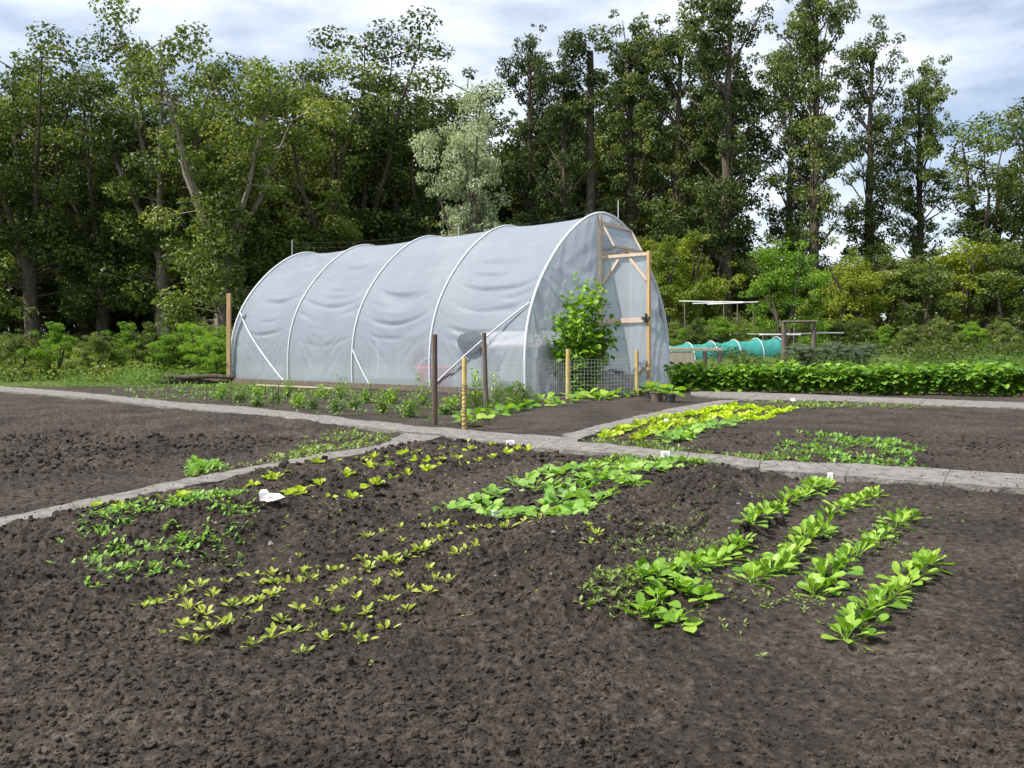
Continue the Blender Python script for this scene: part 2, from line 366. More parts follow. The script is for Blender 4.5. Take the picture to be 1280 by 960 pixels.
def resample(P, n):
    P = np.array(P, float); d = np.concatenate([[0], np.cumsum(np.linalg.norm(np.diff(P, axis=0), axis=1))]); t = np.linspace(0, d[-1], n)
    return np.stack([np.interp(t, d, P[:, 0]), np.interp(t, d, P[:, 1])], -1), d[-1]
LIFT = {'A': .017, 'B': .013, 'C': .021, 'D': .015, 'E': .026}
def build_path(key, label, slab=.5):
    U, Lw = PATHS[key]; U = g_poly(U); Lw = g_poly(Lw)
    _, ln = resample(U, 3); n = max(3, int(ln / slab)); K = 6
    Uf, _ = resample(U, n * K + 1); Lf, _ = resample(Lw, n * K + 1)
    b = MB(); J = 5
    for k in range(n):
        dz = random.uniform(-.003, .003); tilt = random.uniform(-.006, .006); sh = random.uniform(-.008, .008)
        rows = []
        for j in range(K + 1):
            t = k * K + j
            tt = min(max(t, 0), n * K)
            p0 = Uf[tt].copy(); p1 = Lf[tt].copy()
            d = (Uf[min(tt+1, n*K)] - Uf[max(tt-1, 0)]); d /= np.linalg.norm(d)
            if j == 0: p0 += d * .002; p1 += d * .002
            if j == K: p0 -= d * .002; p1 -= d * .002
            e = (p1 - p0); e /= np.linalg.norm(e); p0 = p0 + e * sh; p1 = p1 + e * sh
            w0 = (vnoise(np.array([p0[0]*14]), np.array([p0[1]*14]), 8)[0] - .5) * .06
            w1 = (vnoise(np.array([p1[0]*14]), np.array([p1[1]*14]), 9)[0] - .5) * .06
            p0 = p0 + e * w0; p1 = p1 + e * w1
            rows.append([p0 + (p1 - p0) * q / (J - 1) for q in range(J)])
        V = []
        for j, r in enumerate(rows):
            for q, p in enumerate(r):
                edge = (j in (0, K)) or (q in (0, J - 1))
                z = LIFT[key] + dz + tilt * (q / (J-1) - .5) + (vnoise(np.array([p[0]*7]), np.array([p[1]*7]), 2)[0] - .5) * .006 - (.005 if edge else 0)
                V.append((p[0], p[1], z))
        nb = len(V); F = [(j*J+q, j*J+q+1, (j+1)*J+q+1, (j+1)*J+q) for j in range(K) for q in range(J-1)]
        ring = [j*J for j in range(K+1)] + [K*J+q for q in range(1, J)] + [j*J+J-1 for j in range(K-1, -1, -1)] + [q for q in range(J-2, 0, -1)]
        V += [(V[i][0], V[i][1], -.05) for i in ring]
        nrg = len(ring); F += [(ring[i], ring[(i+1) % nrg], nb + (i+1) % nrg, nb + i) for i in range(nrg)]
        b.add(V, F)
    o = b.build('path', M['slab'], smooth=False)
    tag(o, label, 'path', kind='structure')
build_path('A', 'narrow grey slab path running from the left edge to the junction')
build_path('B', 'narrow grey slab path going down to the left between beds')
build_path('C', 'grey slab path rising right beside the smooth seed bed')
build_path('D', 'grey path in front of the dark green bean row')
build_path('E', 'raised grey slab path crossing to the right edge below the lettuce rows')

# ------------------------------------------------------------------ POLYTUNNEL
L0 = np.array([.217, 13.37]); F0 = np.array([-6.45, 19.33])
AX = (F0 - L0); TL = np.linalg.norm(AX); AX = AX / TL; EX = np.array([-AX[1], AX[0]]) * -1
if EX[0] < 0: EX = -EX
W = 4.28; HW = W / 2
prof = np.array([(-2.13,0),(-2.15,.35),(-2.14,.75),(-2.08,1.15),(-1.93,1.58),(-1.66,2.03),(-1.26,2.49),(-.86,2.82),(-.44,3.06),(0,3.16),
                 (.44,3.08),(.86,2.86),(1.26,2.52),(1.66,2.04),(1.93,1.58),(2.08,1.15),(2.14,.75),(2.15,.35),(2.13,0)])
def catmull(P, n):
    P = np.vstack([2*P[0]-P[1], P, 2*P[-1]-P[-2]]); out = []
    for i in range(1, len(P) - 2):
        for t in np.linspace(0, 1, 20, endpoint=False):
            out.append(.5*((2*P[i]) + (-P[i-1]+P[i+1])*t + (2*P[i-1]-5*P[i]+4*P[i+1]-P[i+2])*t*t + (-P[i-1]+3*P[i]-3*P[i+1]+P[i+2])*t**3))
    out.append(P[-2]); out = np.array(out)
    d = np.concatenate([[0], np.cumsum(np.linalg.norm(np.diff(out, axis=0), axis=1))]); t = np.linspace(0, d[-1], n)
    return np.stack([np.interp(t, d, out[:,0]), np.interp(t, d, out[:,1])], -1), d[-1]
PF, PLEN = catmull(prof, 241)
PT = np.gradient(PF, axis=0); PT /= np.linalg.norm(PT, axis=1)[:, None]
PN = np.stack([-PT[:, 1], PT[:, 0]], -1)           # outward normal of the section
def tw(a, s, z):
    """tunnel coordinates -> world: a metres along the axis from the near end, s across from the centre, z up"""
    p = L0 + AX * a + EX * (s + HW); return (p[0], p[1], z)
tunnel = empty('polytunnel', tw(TL/2, 0, 0))
tag(tunnel, 'long hooped polythene tunnel with wooden door and open roof vent', 'polytunnel')
def tchild(b, name, mats, parent=None, smooth=False):
    o = b.build(name, mats, smooth=smooth); o.parent = parent or tunnel
    o.matrix_parent_inverse = Matrix.Translation(-Vector(tunnel.location)); return o
HOOPS = [0, 2.30, 4.52, 6.75, TL]
# hoops from photo feet columns: 657, 537, 440, 361, 291
def hoop_at(px):
    k = (px - 640) / FPX; return (k * L0[1] - L0[0]) / (AX[0] - k * AX[1])
HOOPS = [0] + [hoop_at(p) for p in (538, 441, 361)] + [TL]
def build_film():
    b = MB(); NA = 64; arc = np.linspace(0, PLEN, 241)
    A = []
    for i in range(4):
        A += list(np.linspace(HOOPS[i], HOOPS[i+1], NA, endpoint=False))
    A.append(TL); A = np.array(A)
    a, v = np.meshgrid(A, arc, indexing='ij')
    bay = np.clip(np.searchsorted(HOOPS, a, side='right') - 1, 0, 3)
    h0 = np.array(HOOPS)[bay]; h1 = np.array(HOOPS)[bay+1]; t = (a - h0) / (h1 - h0)
    para = 4 * t * (1 - t); win = np.sin(np.pi * np.clip(t, 0, 1)) ** .7
    side = np.minimum(v, PLEN - v)                      # distance from the ground along the film
    sag = -.060 * para ** .8 * sstep(0, .5, side)
    # smile-shaped folds hanging between the hoops
    vv = side + .22 * para + .08 * (fbm(a * .8, side * .6, 2, 71) - .5) * 4 * .5
    m = sstep(.7, 1.2, side) * (1 - sstep(2.7, 3.6, side) * .75)
    ph = vnoise(bay * 7.3, bay * 1.7, 5) * 9
    f1 = vnoise(vv * 9.5 + ph, bay * 3.1 + t * 1.6, 81); f1 = np.clip(f1 - .62, 0, 1) ** 1.1
    f2 = vnoise(vv * 13 + ph * 2, bay * 5.7 + t * 2.1, 82) - .5
    folds = (-.22 * f1 + .010 * f2) * m * win
    # fans of tight pleats running down to the hoop feet
    lo = 1 - sstep(.85, 1.3, side)
    xl = t * (h1 - h0); xr = (1 - t) * (h1 - h0); yy = 1.35 - side
    al = np.arctan2(xl, np.maximum(yy, .05)); ar = np.arctan2(xr, np.maximum(yy, .05))
    fa = (vnoise(al * 17 + bay * 9, side * 0.8, 91) - .5) * np.exp(-(xl / .75) ** 2) + (vnoise(ar * 17 + bay * 5, side * .8, 92) - .5) * np.exp(-(xr / .75) ** 2)
    fans = fa * .050 * lo * win * sstep(.0, .2, side)
    ver = (vnoise(a * 12, side * .7, 93) - .5) * .016 * lo * win
    d = sag + folds + fans + ver + (fbm(a * 2.2, side * 1.6, 2, 77) - .5) * .016 * win * sstep(0, .4, side)
    d = d * (1.0)
    P = PF[None] + PN[None] * d[..., None]
    s = P[..., 0]; z = np.maximum(P[..., 1], 0)
    X = L0[0] + AX[0] * a + EX[0] * (s + HW); Y = L0[1] + AX[1] * a + EX[1] * (s + HW)
    n0, n1 = a.shape
    i = np.arange(n0 - 1)[:, None] * n1 + np.arange(n1 - 1)[None]
    b.add(np.stack([X, Y, z], -1).reshape(-1, 3), np.stack([i, i+n1, i+n1+1, i+1], -1).reshape(-1, 4))
    return tchild(b, 'film_cover', M['film'], smooth=True)
build_film()
def hoop(a, r=.022, off=.012):
    b = MB(); pts = [tw(a, *(PF[k] + PN[k] * off)) for k in range(0, 241, 4)]
    b.tube(pts, r, 8); o = tchild(b, 'hoop', M['pipe'], smooth=True); return o
for k, a in enumerate(HOOPS): hoop(a if 0 < k < 4 else (a - .004 if k == 0 else a + .004), .026 if k in (0, 4) else .019)
# slanting brace pipes that lie against the film
def brace(a0, z0, a1, z1, n=14):
    b = MB(); pts = []
    zs = PF[:120, 1]; ss = PF[:120, 0]
    for k in range(n + 1):
        q = k / n; z = z0 + (z1 - z0) * q; a = a0 + (a1 - a0) * q; s = np.interp(z, zs, ss)
        pts.append(tw(a, s - .008, z))
    b.tube(pts, .016, 6); tchild(b, 'brace', M['pipe'], smooth=True)
brace(HOOPS[4], 1.62, HOOPS[3] + .12, .03)
brace(HOOPS[3] - .3*0 - 2.0*0 - .55*0 - (HOOPS[3]-HOOPS[2]) + .02, .78, HOOPS[2] - .55, .03)
brace(HOOPS[0] + .05, 1.50, HOOPS[1] - .10, .12)
# ground board along the side
b = MB(); b.bar(tw(-.02, -2.19, .05), tw(TL, -2.19, .05), .03, .11); bevel(tchild(b, 'baseboard', M['wood_grey']))

# end walls
def end_wall(a, door=True):
    b = MB(); n = 70
    S0, S1 = -2.13, 2.13
    cuts = [(-2.13, -.16), (.86, 2.13)] if door else [(-2.13, 2.13)]
    def top(s):
        half = PF[:121] if s <= 0 else PF[120:]
        return float(np.interp(s, PF[8:233, 0], PF[8:233, 1]))
    def sheet(s0, s1, zlo, nrow=46, ncol=90):
        S = np.linspace(s0, s1, ncol); V = []
        T = np.array([top(s) - .005 for s in S]); Q = np.linspace(0, 1, nrow)
        s, q = np.meshgrid(S, Q, indexing='ij'); z = zlo + (T[:, None] - zlo) * q
        edge = np.minimum(np.abs(s - s0), np.abs(s - s1)); w = sstep(0, .15, edge)
        # pleats radiating from the foot and hanging from the arch
        an = np.arctan2(s + 2.15, 2.3 - z)
        d = (vnoise(an * 24, z * .5, 15) - .5) * .17 * (1 - sstep(1.5, 2.4, z)) + (vnoise(s * 10 - z * 2.2, z * .22, 17) - .5) * .05
        d += -.02 + (vnoise(z * 8 - s * 5, s * .35, 19) - .5) * .05 * sstep(1.6, 2.4, z)
        d = d * w
        p = L0[None, None] + AX * (a - d)[..., None] + EX * (s + HW)[..., None]
        i = np.arange(ncol-1)[:, None] * nrow + np.arange(nrow-1)[None]
        b.add(np.concatenate([p, z[..., None]], -1).reshape(-1, 3), np.stack([i, i+nrow, i+nrow+1, i+1], -1).reshape(-1, 4))
    if door:
        sheet(-2.13, -.16, 0); sheet(.80, 2.13, 0); sheet(-.16, .80, 3.0, 8, 20)
    else: sheet(-2.13, 2.13, 0)
    return tchild(b, 'end_wall', M['film'] if not door else M['film_clear'], smooth=True)
end_wall(.01, True); end_wall(TL - .01, False)
# door frame of the near end
b = MB()
b.bar(tw(-.04, -.19, 0), tw(-.04, -.19, 3.10), .07, .06, up=(EX[0], EX[1], 0))
b.bar(tw(-.04, .82, 0), tw(-.04, .82, 2.86), .06, .05, up=(EX[0], EX[1], 0))
b.bar(tw(-.04, -.155, 2.45), tw(-.04, .79, 2.45), .05, .07)
b.bar(tw(-.04, -.155, 2.985), tw(-.04, .60, 2.955), .05, .05)
bevel(tchild(b, 'door_frame', M['wood_pale']))
# roof vent, propped open
hl = Vector(tw(-.075, -.14, 2.95)); hr = Vector(tw(-.075, .74, 2.93)); out = Vector((-AX[0], -AX[1], 0))
bl = hl + out * .24 + Vector((0, 0, -.40)); br = hr + out * .24 + Vector((0, 0, -.40))
b = MB(); b.bar(hl, hr, .035, .035); b.bar(bl, br, .035, .04); b.bar(hl, bl, .035, .03); b.bar(hr, br, .035, .03)
vent = bevel(tchild(b, 'vent', M['wood_pale']))
b = MB(); n = (hr - hl).cross(bl - hl).normalized() * .02
b.add([tuple(p + n) for p in (hl, hr, br, bl)], [(0, 1, 2, 3)])
o = tchild(b, 'vent_film', M['film']); o.parent = vent; o.matrix_parent_inverse = vent.matrix_world.inverted() if False else Matrix.Identity(4)
b = MB(); m0 = Vector(tw(-.07, .45, 2.47)); b.bar(m0, (bl + br) / 2 + (br - bl) * .12, .025, .05); o = tchild(b, 'vent_prop', M['wood_new'])
# door leaf, standing open towards the camera
dh = Vector((ap(751, 14.78), 14.78, 0)); df = Vector((ap(811, 14.2), 14.2, 0)); dt = (df - dh).normalized(); DHT = 2.38
b = MB()
def dp(q, z): return tuple(dh + (df - dh) * q + Vector((0, 0, z)))
b.bar(dp(.02, .03), dp(.02, DHT), .05, .04, up=dt)
b.bar(dp(0, DHT - .02), dp(1.0, DHT - .02), .05, .055)
b.bar(dp(.05, .06), dp(.95, .06), .04, .09)
b.bar(dp(.05, 1.24), dp(.95, 1.24), .035, .08)
b.bar(dp(.62, 2.30), dp(.96, 1.92), .03, .05); b.bar(dp(.05, 1.9), dp(.38, 2.3), .03, .05); b.bar(dp(.60, .12), dp(.95, .48), .03, .05)
door = bevel(tchild(b, 'door', M['wood_pale']))
def dchild(b, name, m, smooth=False):
    o = tchild(b, name, m, smooth=smooth); o.parent = door; o.matrix_parent_inverse = Matrix.Identity(4); return o
b = MB(); b.bar(dp(1.0, 0), dp(1.0, DHT + .03), .062, .055, up=dt); bevel(dchild(b, 'stile', M['wood_new']))
b = MB(); ng = 40; V = []
for i in range(ng):
    for j in range(ng):
        q = .03 + .94 * i / (ng-1); z = .04 + (DHT - .07) * j / (ng-1)
        o_ = (vnoise(np.array([q * 6 + z * 1.5]), np.array([z * 1.2]), 33)[0] - .5) * .04
        p = dh + (df - dh) * q; nn = Vector((dt.y, -dt.x, 0)) * (.03 + o_ * .8 * min(1, 8 * min(q - .03, .97 - q) + .1)); V.append((p.x - nn.x, p.y - nn.y, z))
F = [(i*ng+j, (i+1)*ng+j, (i+1)*ng+j+1, i*ng+j+1) for i in range(ng-1) for j in range(ng-1)]
b.add(V, F); dchild(b, 'door_film', M['film_clear'], True)
b = MB(); p = Vector(dp(.97, 1.27)) + Vector((dt.y, -dt.x, 0)) * .05
b.box(tuple(p), (.16, .02, .05), math.atan2(dt.y, dt.x)); b.box(tuple(p + Vector((0, 0, .0))), (.03, .03, .16), math.atan2(dt.y, dt.x)); b.tube([p + Vector((0,0,.0)), p + Vector((dt.y, -dt.x, 0)) * .06], .015, 8)
dchild(b, 'door_latch', M['rope'])

# things inside the tunnel, dimly seen through the film
def bench():
    o = empty('potting_bench', tw(1.1, -1.30, 0), math.atan2(AX[1], AX[0]))
    tag(o, 'pale topped potting bench inside the tunnel behind the near film', 'bench')
    b = MB(); b.box((0, 0, .80), (2.0, .7, .05)); bevel(b.build('bench_top', M['wood_pale'], o))
    b = MB(); b.box((0, -.33, .95), (2.0, .02, .24)); b.build('backboard', M['white'], o)
    for sx in (-.93, .93):
        for sy in (-.28, .28):
            b = MB(); b.bar((sx, sy, 0), (sx, sy, .775), .06, .06); b.build('leg', M['wood_grey'], o)
bench()
def tub():
    o = empty('red_tub', tw(2.45, -1.79, .05)); o.scale = (1.15, 1.0, 1.6); tag(o, 'red plastic tub on the floor inside the tunnel', 'tub')
    b = MB(); V = []; n = 28; prof_ = [(.0,.02),(.20,.02),(.26,.22),(.28,.23),(.265,.24),(.24,.22),(.19,.04),(0,.04)]
    for r, z in prof_:
        for j in range(n): V.append((r*1.15*math.cos(j*2*math.pi/n), r*math.sin(j*2*math.pi/n), z))
    b.add(V, [(i*n+j, i*n+(j+1)%n, (i+1)*n+(j+1)%n, (i+1)*n+j) for i in range(len(prof_)-1) for j in range(n)])
    b.build('bowl', M['red'], o, smooth=True)
    b = MB(); b.tube([(.28*math.cos(t), .02, .22+.14*math.sin(t)) for t in np.linspace(0, math.pi, 12)], .008, 6); b.build('handle', M['white'], o)
tub()
def round_patch():
    a = hoop_at(587); b = MB(); n = 36; V = []; zs = PF[:120, 1]; ss = PF[:120, 0]
    for r_ in (0, .35, .7, 1):
        for j in range(n):
            t = 2*math.pi*j/n; da = .30 * r_ * math.cos(t) * (1 + .18*math.sin(t)); dz = .16 * r_ * math.sin(t) * (1 if math.sin(t) > 0 else 1.35); z = .88 + dz
            V.append(tw(a + da, float(np.interp(z, zs, ss)) - .03 + .02*r_, z))
    b.add(V, [(i*n+j, i*n+(j+1)%n, (i+1)*n+(j+1)%n, (i+1)*n+j) for i in range(3) for j in range(n)])
    tag(tchild(b, 'round_patch', M['grey_plastic'], smooth=True), 'round dark grey patch on the film')
round_patch()

# ------------------------------------------------------------------ POSTS AND WIRE
def lathe_post(name, px, top, base, wpx, mat, label, lean=0, square=False, ring=False, Y=None):
    if Y is None: X, Y = gp(px, base)
    else: X = ap(px, Y)
    h = (base - top) / FPX * Y if Y is None else za(top, Y) - gz(X, Y); w = wpx / FPX * Y
    b = MB(); z0 = gz(X, Y); hh = h
    if square:
        b.bar((0, 0, -.05), (lean, 0, hh), w, w)
    else:
        pts = [(lean * q, math.sin(q * 5 + px) * .004, -.05 + (hh + .05) * q) for q in np.linspace(0, 1, 9)]
        b.tube(pts, [w/2 * (1.05 - .08 * q + random.uniform(-.02, .02)) for q in np.linspace(0, 1, 9)], 12)
    o = b.build(name, mat, loc=(X, Y, z0), smooth=not square)
    if square: bevel(o, .004)
    tag(o, label, 'post'); return o, (X, Y, z0, hh, w)
lathe_post('fence_post', 543.5, 418, 530, 6.5, M['wood_brown'], 'tall brown wooden post standing alone beside the path')
o, (X, Y, z0, hh, w) = lathe_post('fence_post', 580.5, 447, 536, 6.0, M['wood_yellow'], 'short yellow post bound with dark wire near the path')
b = MB()
for k in range(13): 
    zc = .03 + k * .033
    b.tube([(w/2*1.12*math.cos(t), w/2*1.12*math.sin(t), zc + .012*math.sin(t+k)) for t in np.linspace(0, 2*math.pi, 13)], .0035, 5)
q = b.build('wire_binding', M['rope'], parent=o)
lathe_post('fence_post', 608, 416, 513, 6.0, M['wood_grey'], 'leaning grey weathered post behind the yellow post', lean=-.03)
lathe_post('fence_post', 710, 436, 497, 5.5, M['wood_yellow'], 'yellowish post at the bush holding the wire mesh')
lathe_post('fence_post', 796, 438, 494, 5.0, M['wood_yellow'], 'thin yellowish post at the door end of the wire mesh')
lathe_post('stake', 286, 367, 478, 4.5, M['wood_new'], 'pale new wooden stake left of the tunnel', square=True, Y=19.2)
def mesh_fence():
    P = [(610, 508), (650, 503), (710, 497.5), (796, 494.5)]; G = g_poly(P); Q, ln = resample(G, int(4*14) + 1)
    b = MB(); hgt = .58
    for k, p in enumerate(Q): b.tube([(p[0], p[1], 0), (p[0] + .004, p[1], hgt)], .0016, 4, cap=False)
    for j in range(11):
        z = .02 + j * .056; b.tube([(p[0], p[1] - .003, z + .006*math.sin(i*.7+j)) for i, p in enumerate(Q)], .0016, 4, cap=False)
    o = b.build('wire_mesh_fence', M['galv']); tag(o, 'low galvanised wire mesh stretched between posts before the bush', 'wire fence')
mesh_fence()
def ridge_wires():
    o = empty('wire_line', tw(TL, .4, 0)); tag(o, 'thin wires on slim rods strung above the tunnel ridge', 'wires')
    p0 = Vector(o.location)
    pts = [(8.8, -.62, 3.24), (4.6, .9, 3.30), (.08, .55, 3.30)]
    b = MB()
    for dz in (0, .12):
        w = [Vector(tw(a, s, z + dz)) - p0 for a, s, z in pts]; fine = []
        for i in range(len(w)-1):
            for q in np.linspace(0, 1, 12, endpoint=False):
                p = w[i].lerp(w[i+1], q); p.z -= .10 * 4 * q * (1 - q); fine.append(p)
        fine.append(w[-1]); b.tube(fine, .0025, 4)
    b.build('wire', M['rope'], o)
    for a, s, z in pts:
        zb = float(np.interp(s, PF[8:233, 0], PF[8:233, 1])); b = MB(); b.tube([Vector(tw(a, s, zb)) - p0, Vector(tw(a, s, z + .18)) - p0], .008, 6); b.build('rod', M['pipe'], o)
ridge_wires()

# ------------------------------------------------------------------ PLANT KITS
def leaf(L, W, a0, a1, shape='oval', cup=.25, ruf=0, pet=.3, nl=6, roll=0, pw=.03):
    """a leaf growing along +x from the origin: stalk then blade. Angles = slope at base and tip (deg)."""
    ts = np.linspace(0, 1, nl + 1); ang = np.radians(a0 + (a1 - a0) * ts)
    total = L * (1 + pet)
    # centre line
    k = 24; q = np.linspace(0, 1, k); an = np.radians(a0 + (a1 - a0) * q)
    cx = np.concatenate([[0], np.cumsum(np.cos(an[:-1])) / (k-1)]) * total; cz = np.concatenate([[0], np.cumsum(np.sin(an[:-1])) / (k-1)]) * total
    f0 = pet / (1 + pet)
    if shape == 'oval': w = np.sin(np.pi * np.clip(ts * .97 + .03, 0, 1)) ** .75
    elif shape == 'round': w = np.sqrt(np.clip(1 - (2 * ts - 1) ** 2, 0, 1)); w[0] = .3
    elif shape == 'ob': w = np.clip(ts * 1.5 + .15, 0, 1) * np.sqrt(np.clip(1 - np.clip((ts - .6) / .4, 0, 1) ** 2, 0, 1))
    elif shape == 'lance': w = np.sin(np.pi * ts ** .8) ** 1.1 
    w = w * W / 2; V = []; 
    for i, t in enumerate(ts):
        g = f0 + (1 - f0) * t; x = np.interp(g, q, cx); z = np.interp(g, q, cz); aa = np.interp(g, q, an)
        r1 = ruf * W * random.uniform(-1, 1); r2 = ruf * W * random.uniform(-1, 1)
        up = cup * w[i]
        V += [(x - math.sin(aa)*(up+r1), w[i], z + math.cos(aa)*(up+r1)), (x, 0, z), (x - math.sin(aa)*(up+r2), -w[i], z + math.cos(aa)*(up+r2))]
    F = []
    for i in range(nl):
        a = 3*i; F += [(a, a+1, a+4, a+3), (a+1, a+2, a+5, a+4)]
    nV = len(V); pr = pw * L
    for g in (0, f0 * .5, f0 * 1.02):
        x = np.interp(g, q, cx); z = np.interp(g, q, cz); V += [(x, pr, z), (x, -pr, z), (x, 0, z - pr*1.5)]
    for i in range(2):
        a = nV + 3*i
        for j in range(3): F.append((a+j, a+(j+1) % 3, a+3+(j+1) % 3, a+3+j))
    V = np.array(V)
    if roll:
        c, s = math.cos(roll), math.sin(roll); y, z = V[:,1].copy(), V[:,2].copy(); V[:,1] = y*c - z*s*.3; V[:,2] = z + y*s
    return V, np.array(F)
def put(b, V, F, az, base=(0,0,0), var=.5, scale=1, mi=0):
    c, s = math.cos(az), math.sin(az); P = V * scale
    P = np.stack([P[:,0]*c - P[:,1]*s, P[:,0]*s + P[:,1]*c, P[:,2]], -1) + np.array(base); b.add(P, F, var, mi)
U_ = random.uniform
def rosette(n, L, W, lo, hi, shape='oval', cup=.3, ruf=.0, pet=.3, spread=.01, bend=-30, nl=6):
    b = MB()
    for k in range(n):
        q = k / max(1, n - 1); a0 = lo + (hi - lo) * q + U_(-8, 8); s = U_(.75, 1.1) * (1 - .25 * q)
        V, F = leaf(L * s, W * s * U_(.85, 1.1), a0, a0 + bend + U_(-15, 15), shape, cup, ruf, pet, nl, U_(-.5, .5))
        put(b, V, F, k * 2.4 + U_(-.4, .4), (U_(-1,1)*spread, U_(-1,1)*spread, 0), U_(0, 1))
    return b
def branchy(n_stem, h, spread, leafL, leafW, per, shape='oval', droop=-25, top=True, tw_=.004):
    """stems carrying leaves: (stem mesh builder, leaf mesh builder)"""
    S = MB(); Lf = MB()
    for k in range(n_stem):
        az = k * 2.4 + U_(-.5, .5); r = spread * U_(.3, 1) * (0 if n_stem == 1 else 1); hh = h * U_(.7, 1)
        pts = [Vector((r * q ** 1.3 * math.cos(az) + U_(-.01,.01), r * q ** 1.3 * math.sin(az) + U_(-.01,.01), hh * q)) for q in np.linspace(0, 1, 6)]
        S.tube(pts, [tw_ * (1.2 - q) for q in np.linspace(0, 1, 6)], 5, cap=False)
        for j in range(per):
            q = (j + U_(0, 1)) / per; q = .12 + .88 * q; f = q * 5; i = min(4, int(f)); p = pts[i].lerp(pts[i+1], f - i)
            s = U_(.7, 1.15); a0 = U_(-5, 55)
            V, F = leaf(leafL * s, leafW * s, a0, a0 + droop + U_(-20, 20), shape, .15, .02, .35, 4, U_(-.6, .6))
            put(Lf, V, F, U_(0, 6.28), tuple(p), U_(0, 1))
    return S, Lf
VAR = {}
def variants(key, n, fn):
    VAR[key] = [fn() for _ in range(n)]
variants('lettuce', 6, lambda: rosette(random.randint(7, 10), .055, .036, 12, 70, 'ob', .35, .06, .15, .006, -10).mesh('lettuce', M['lettuce']))
variants('lime', 5, lambda: rosette(random.randint(10, 13), .085, .06, 8, 75, 'ob', .35, .08, .1, .02, -5).mesh('lime_lettuce', M['lime']))
variants('beet', 6, lambda: rosette(random.randint(5, 9), .040, .021, 22, 68, 'oval', .25, .02, .5, .012, -20).mesh('seedling', M['beet']))
variants('radish', 6, lambda: rosette(random.randint(8, 11), .068, .062, 15, 60, 'round', .15, .04, .7, .012, -35).mesh('radish_plant', M['radish']))
variants('spinach', 6, lambda: rosette(random.randint(12, 17), .066, .038, 8, 80, 'ob', .25, .02, .6, .014, -22, nl=7).mesh('spinach_plant', M['spinach']))
variants('squash', 5, lambda: rosette(random.randint(7, 10), .13, .12, 15, 65, 'round', .12, .03, .8, .03, -45, nl=7).mesh('squash_plant', M['squash']))

def place(name, key, pts, mat_scale=1.0, labels=None, cat='plant', group=None, jitter=.25, sizes=None, sink=.0, Ys=None):
    out = []
    for i, (px, py) in enumerate(pts):
        x, y = gp(px, py); z = gz(x, y, True)
        o = bpy.data.objects.new(name, random.choice(VAR[key])); col.objects.link(o)
        s = mat_scale * U_(1 - jitter, 1 + jitter) * (sizes[i] if sizes else 1)
        o.location = (x, y, z - sink); o.rotation_euler = (U_(-.12,.12), U_(-.12,.12), U_(0, 6.28)); o.scale = (s, s, s * U_(.9, 1.1))
        tag(o, labels[i] if isinstance(labels, list) else labels, cat, group); out.append(o)
    return out
def rowlabels(n, fmt): return [fmt.format(ORD[i]) for i in range(n)]

# bed of young lettuces below the left path
LET = [(396,592),(284,617),(315,608),(343,602),(335,603),(360,598),(363,614),(376,613),(399,608),(320,625),(332,626),(345,623),(388,627),(395,624),(412,623),(423,586),(434,599),(438,618),(364,637),
 (510,560),(452,583),(468,578),(484,575),(462,592),(487,588),(506,571),(522,568),(517,582),(534,579),(534,593),(510,598),(493,603),(468,611),(552,564),(551,574),(568,561),(552,589),(571,571),(581,553),(588,566),(578,584),(598,580),(617,555),(616,574),(633,570),(648,567),(660,563),
 (208,634),(180,629),(150,655),(226,652),(120,648)]
LSZ = [.6 if p in ((360,598),(423,586),(510,560),(484,575),(568,561),(552,564),(284,617)) else 1 for p in LET]
def sector_labels(pts, kind, bands, side_words):
    """label from the row band (back to front) and the running number from the left in it"""
    lab = [None] * len(pts)
    for bi, (lo, hi, words) in enumerate(bands):
        ids = sorted([i for i, p in enumerate(pts) if lo <= p[1] < hi], key=lambda i: pts[i][0])
        for k, i in enumerate(ids): lab[i] = f'{kind}, {ORD[min(k,29)]} from the left {words}'
    return lab
lab = sector_labels(LET, 'small lime lettuce', [(0,568,'in the rearmost lettuce row'),(568,580,'in the second lettuce row from the back'),(580,595,'in the middle lettuce row'),(595,612,'in the lettuce row before the middle'),(612,622,'in the second lettuce row from the front'),(622,700,'in the foremost lettuce row')], '')
place('lettuce', 'lettuce', LET, 1.02, lab, 'lettuce', 'young lettuces scattered in rows below the left path', .15, LSZ, .003)
# seedlings in the front bed
BEE = [(376,689),(340,698),(307,708),(320,706),(282,719),(249,728),(327,721),(340,719),(349,717),(359,712),(379,706),(373,725),(390,722),(415,714),(426,714),(349,737),(340,742),(429,736),(418,742),(267,744),(323,745),
 (460,677),(479,670),(499,666),(457,702),(502,684),(532,672),(546,664),(556,664),(568,658),(571,685),(540,694),(551,695),(530,702),(519,704),(509,706),(487,714),(479,717),(496,716),(460,727),(443,737),(568,709),(570,717),(536,728),(585,706),(595,705),(591,674),(601,671),(613,669),(627,663),(632,691),(655,680),(674,673),(738,708),(734,690),(744,696),
 (228,735),(214,741),(196,747),(180,753),(236,752),(254,761),(225,772),(205,781),(290,752),(305,748),(322,762),(300,771),(281,779),(262,788),(243,797),(352,769),(375,761),(398,753),(420,763),(392,775),(366,786),(340,797),(316,808),(445,757),(470,750),(495,742),(512,752),(486,762),(460,772),(433,783),(407,794),(380,806),(545,741),(560,752),(534,762),(508,773),(481,784),(454,796)]
lab = sector_labels(BEE, 'pale green seedling', [(0,672,'in the back seedling row'),(672,690,'in the second seedling row from the back'),(690,704,'in the third seedling row from the back'),(704,713,'in the middle seedling row'),(713,722,'in the seedling row just before the middle'),(722,738,'in the fifth seedling row from the back'),(738,768,'in the sixth seedling row from the back'),(768,900,'in the nearest seedling rows')], '')
place('seedling', 'beet', BEE, .68, lab, 'seedling', 'pale seedlings in rows in the front bed', .2, None, .002)
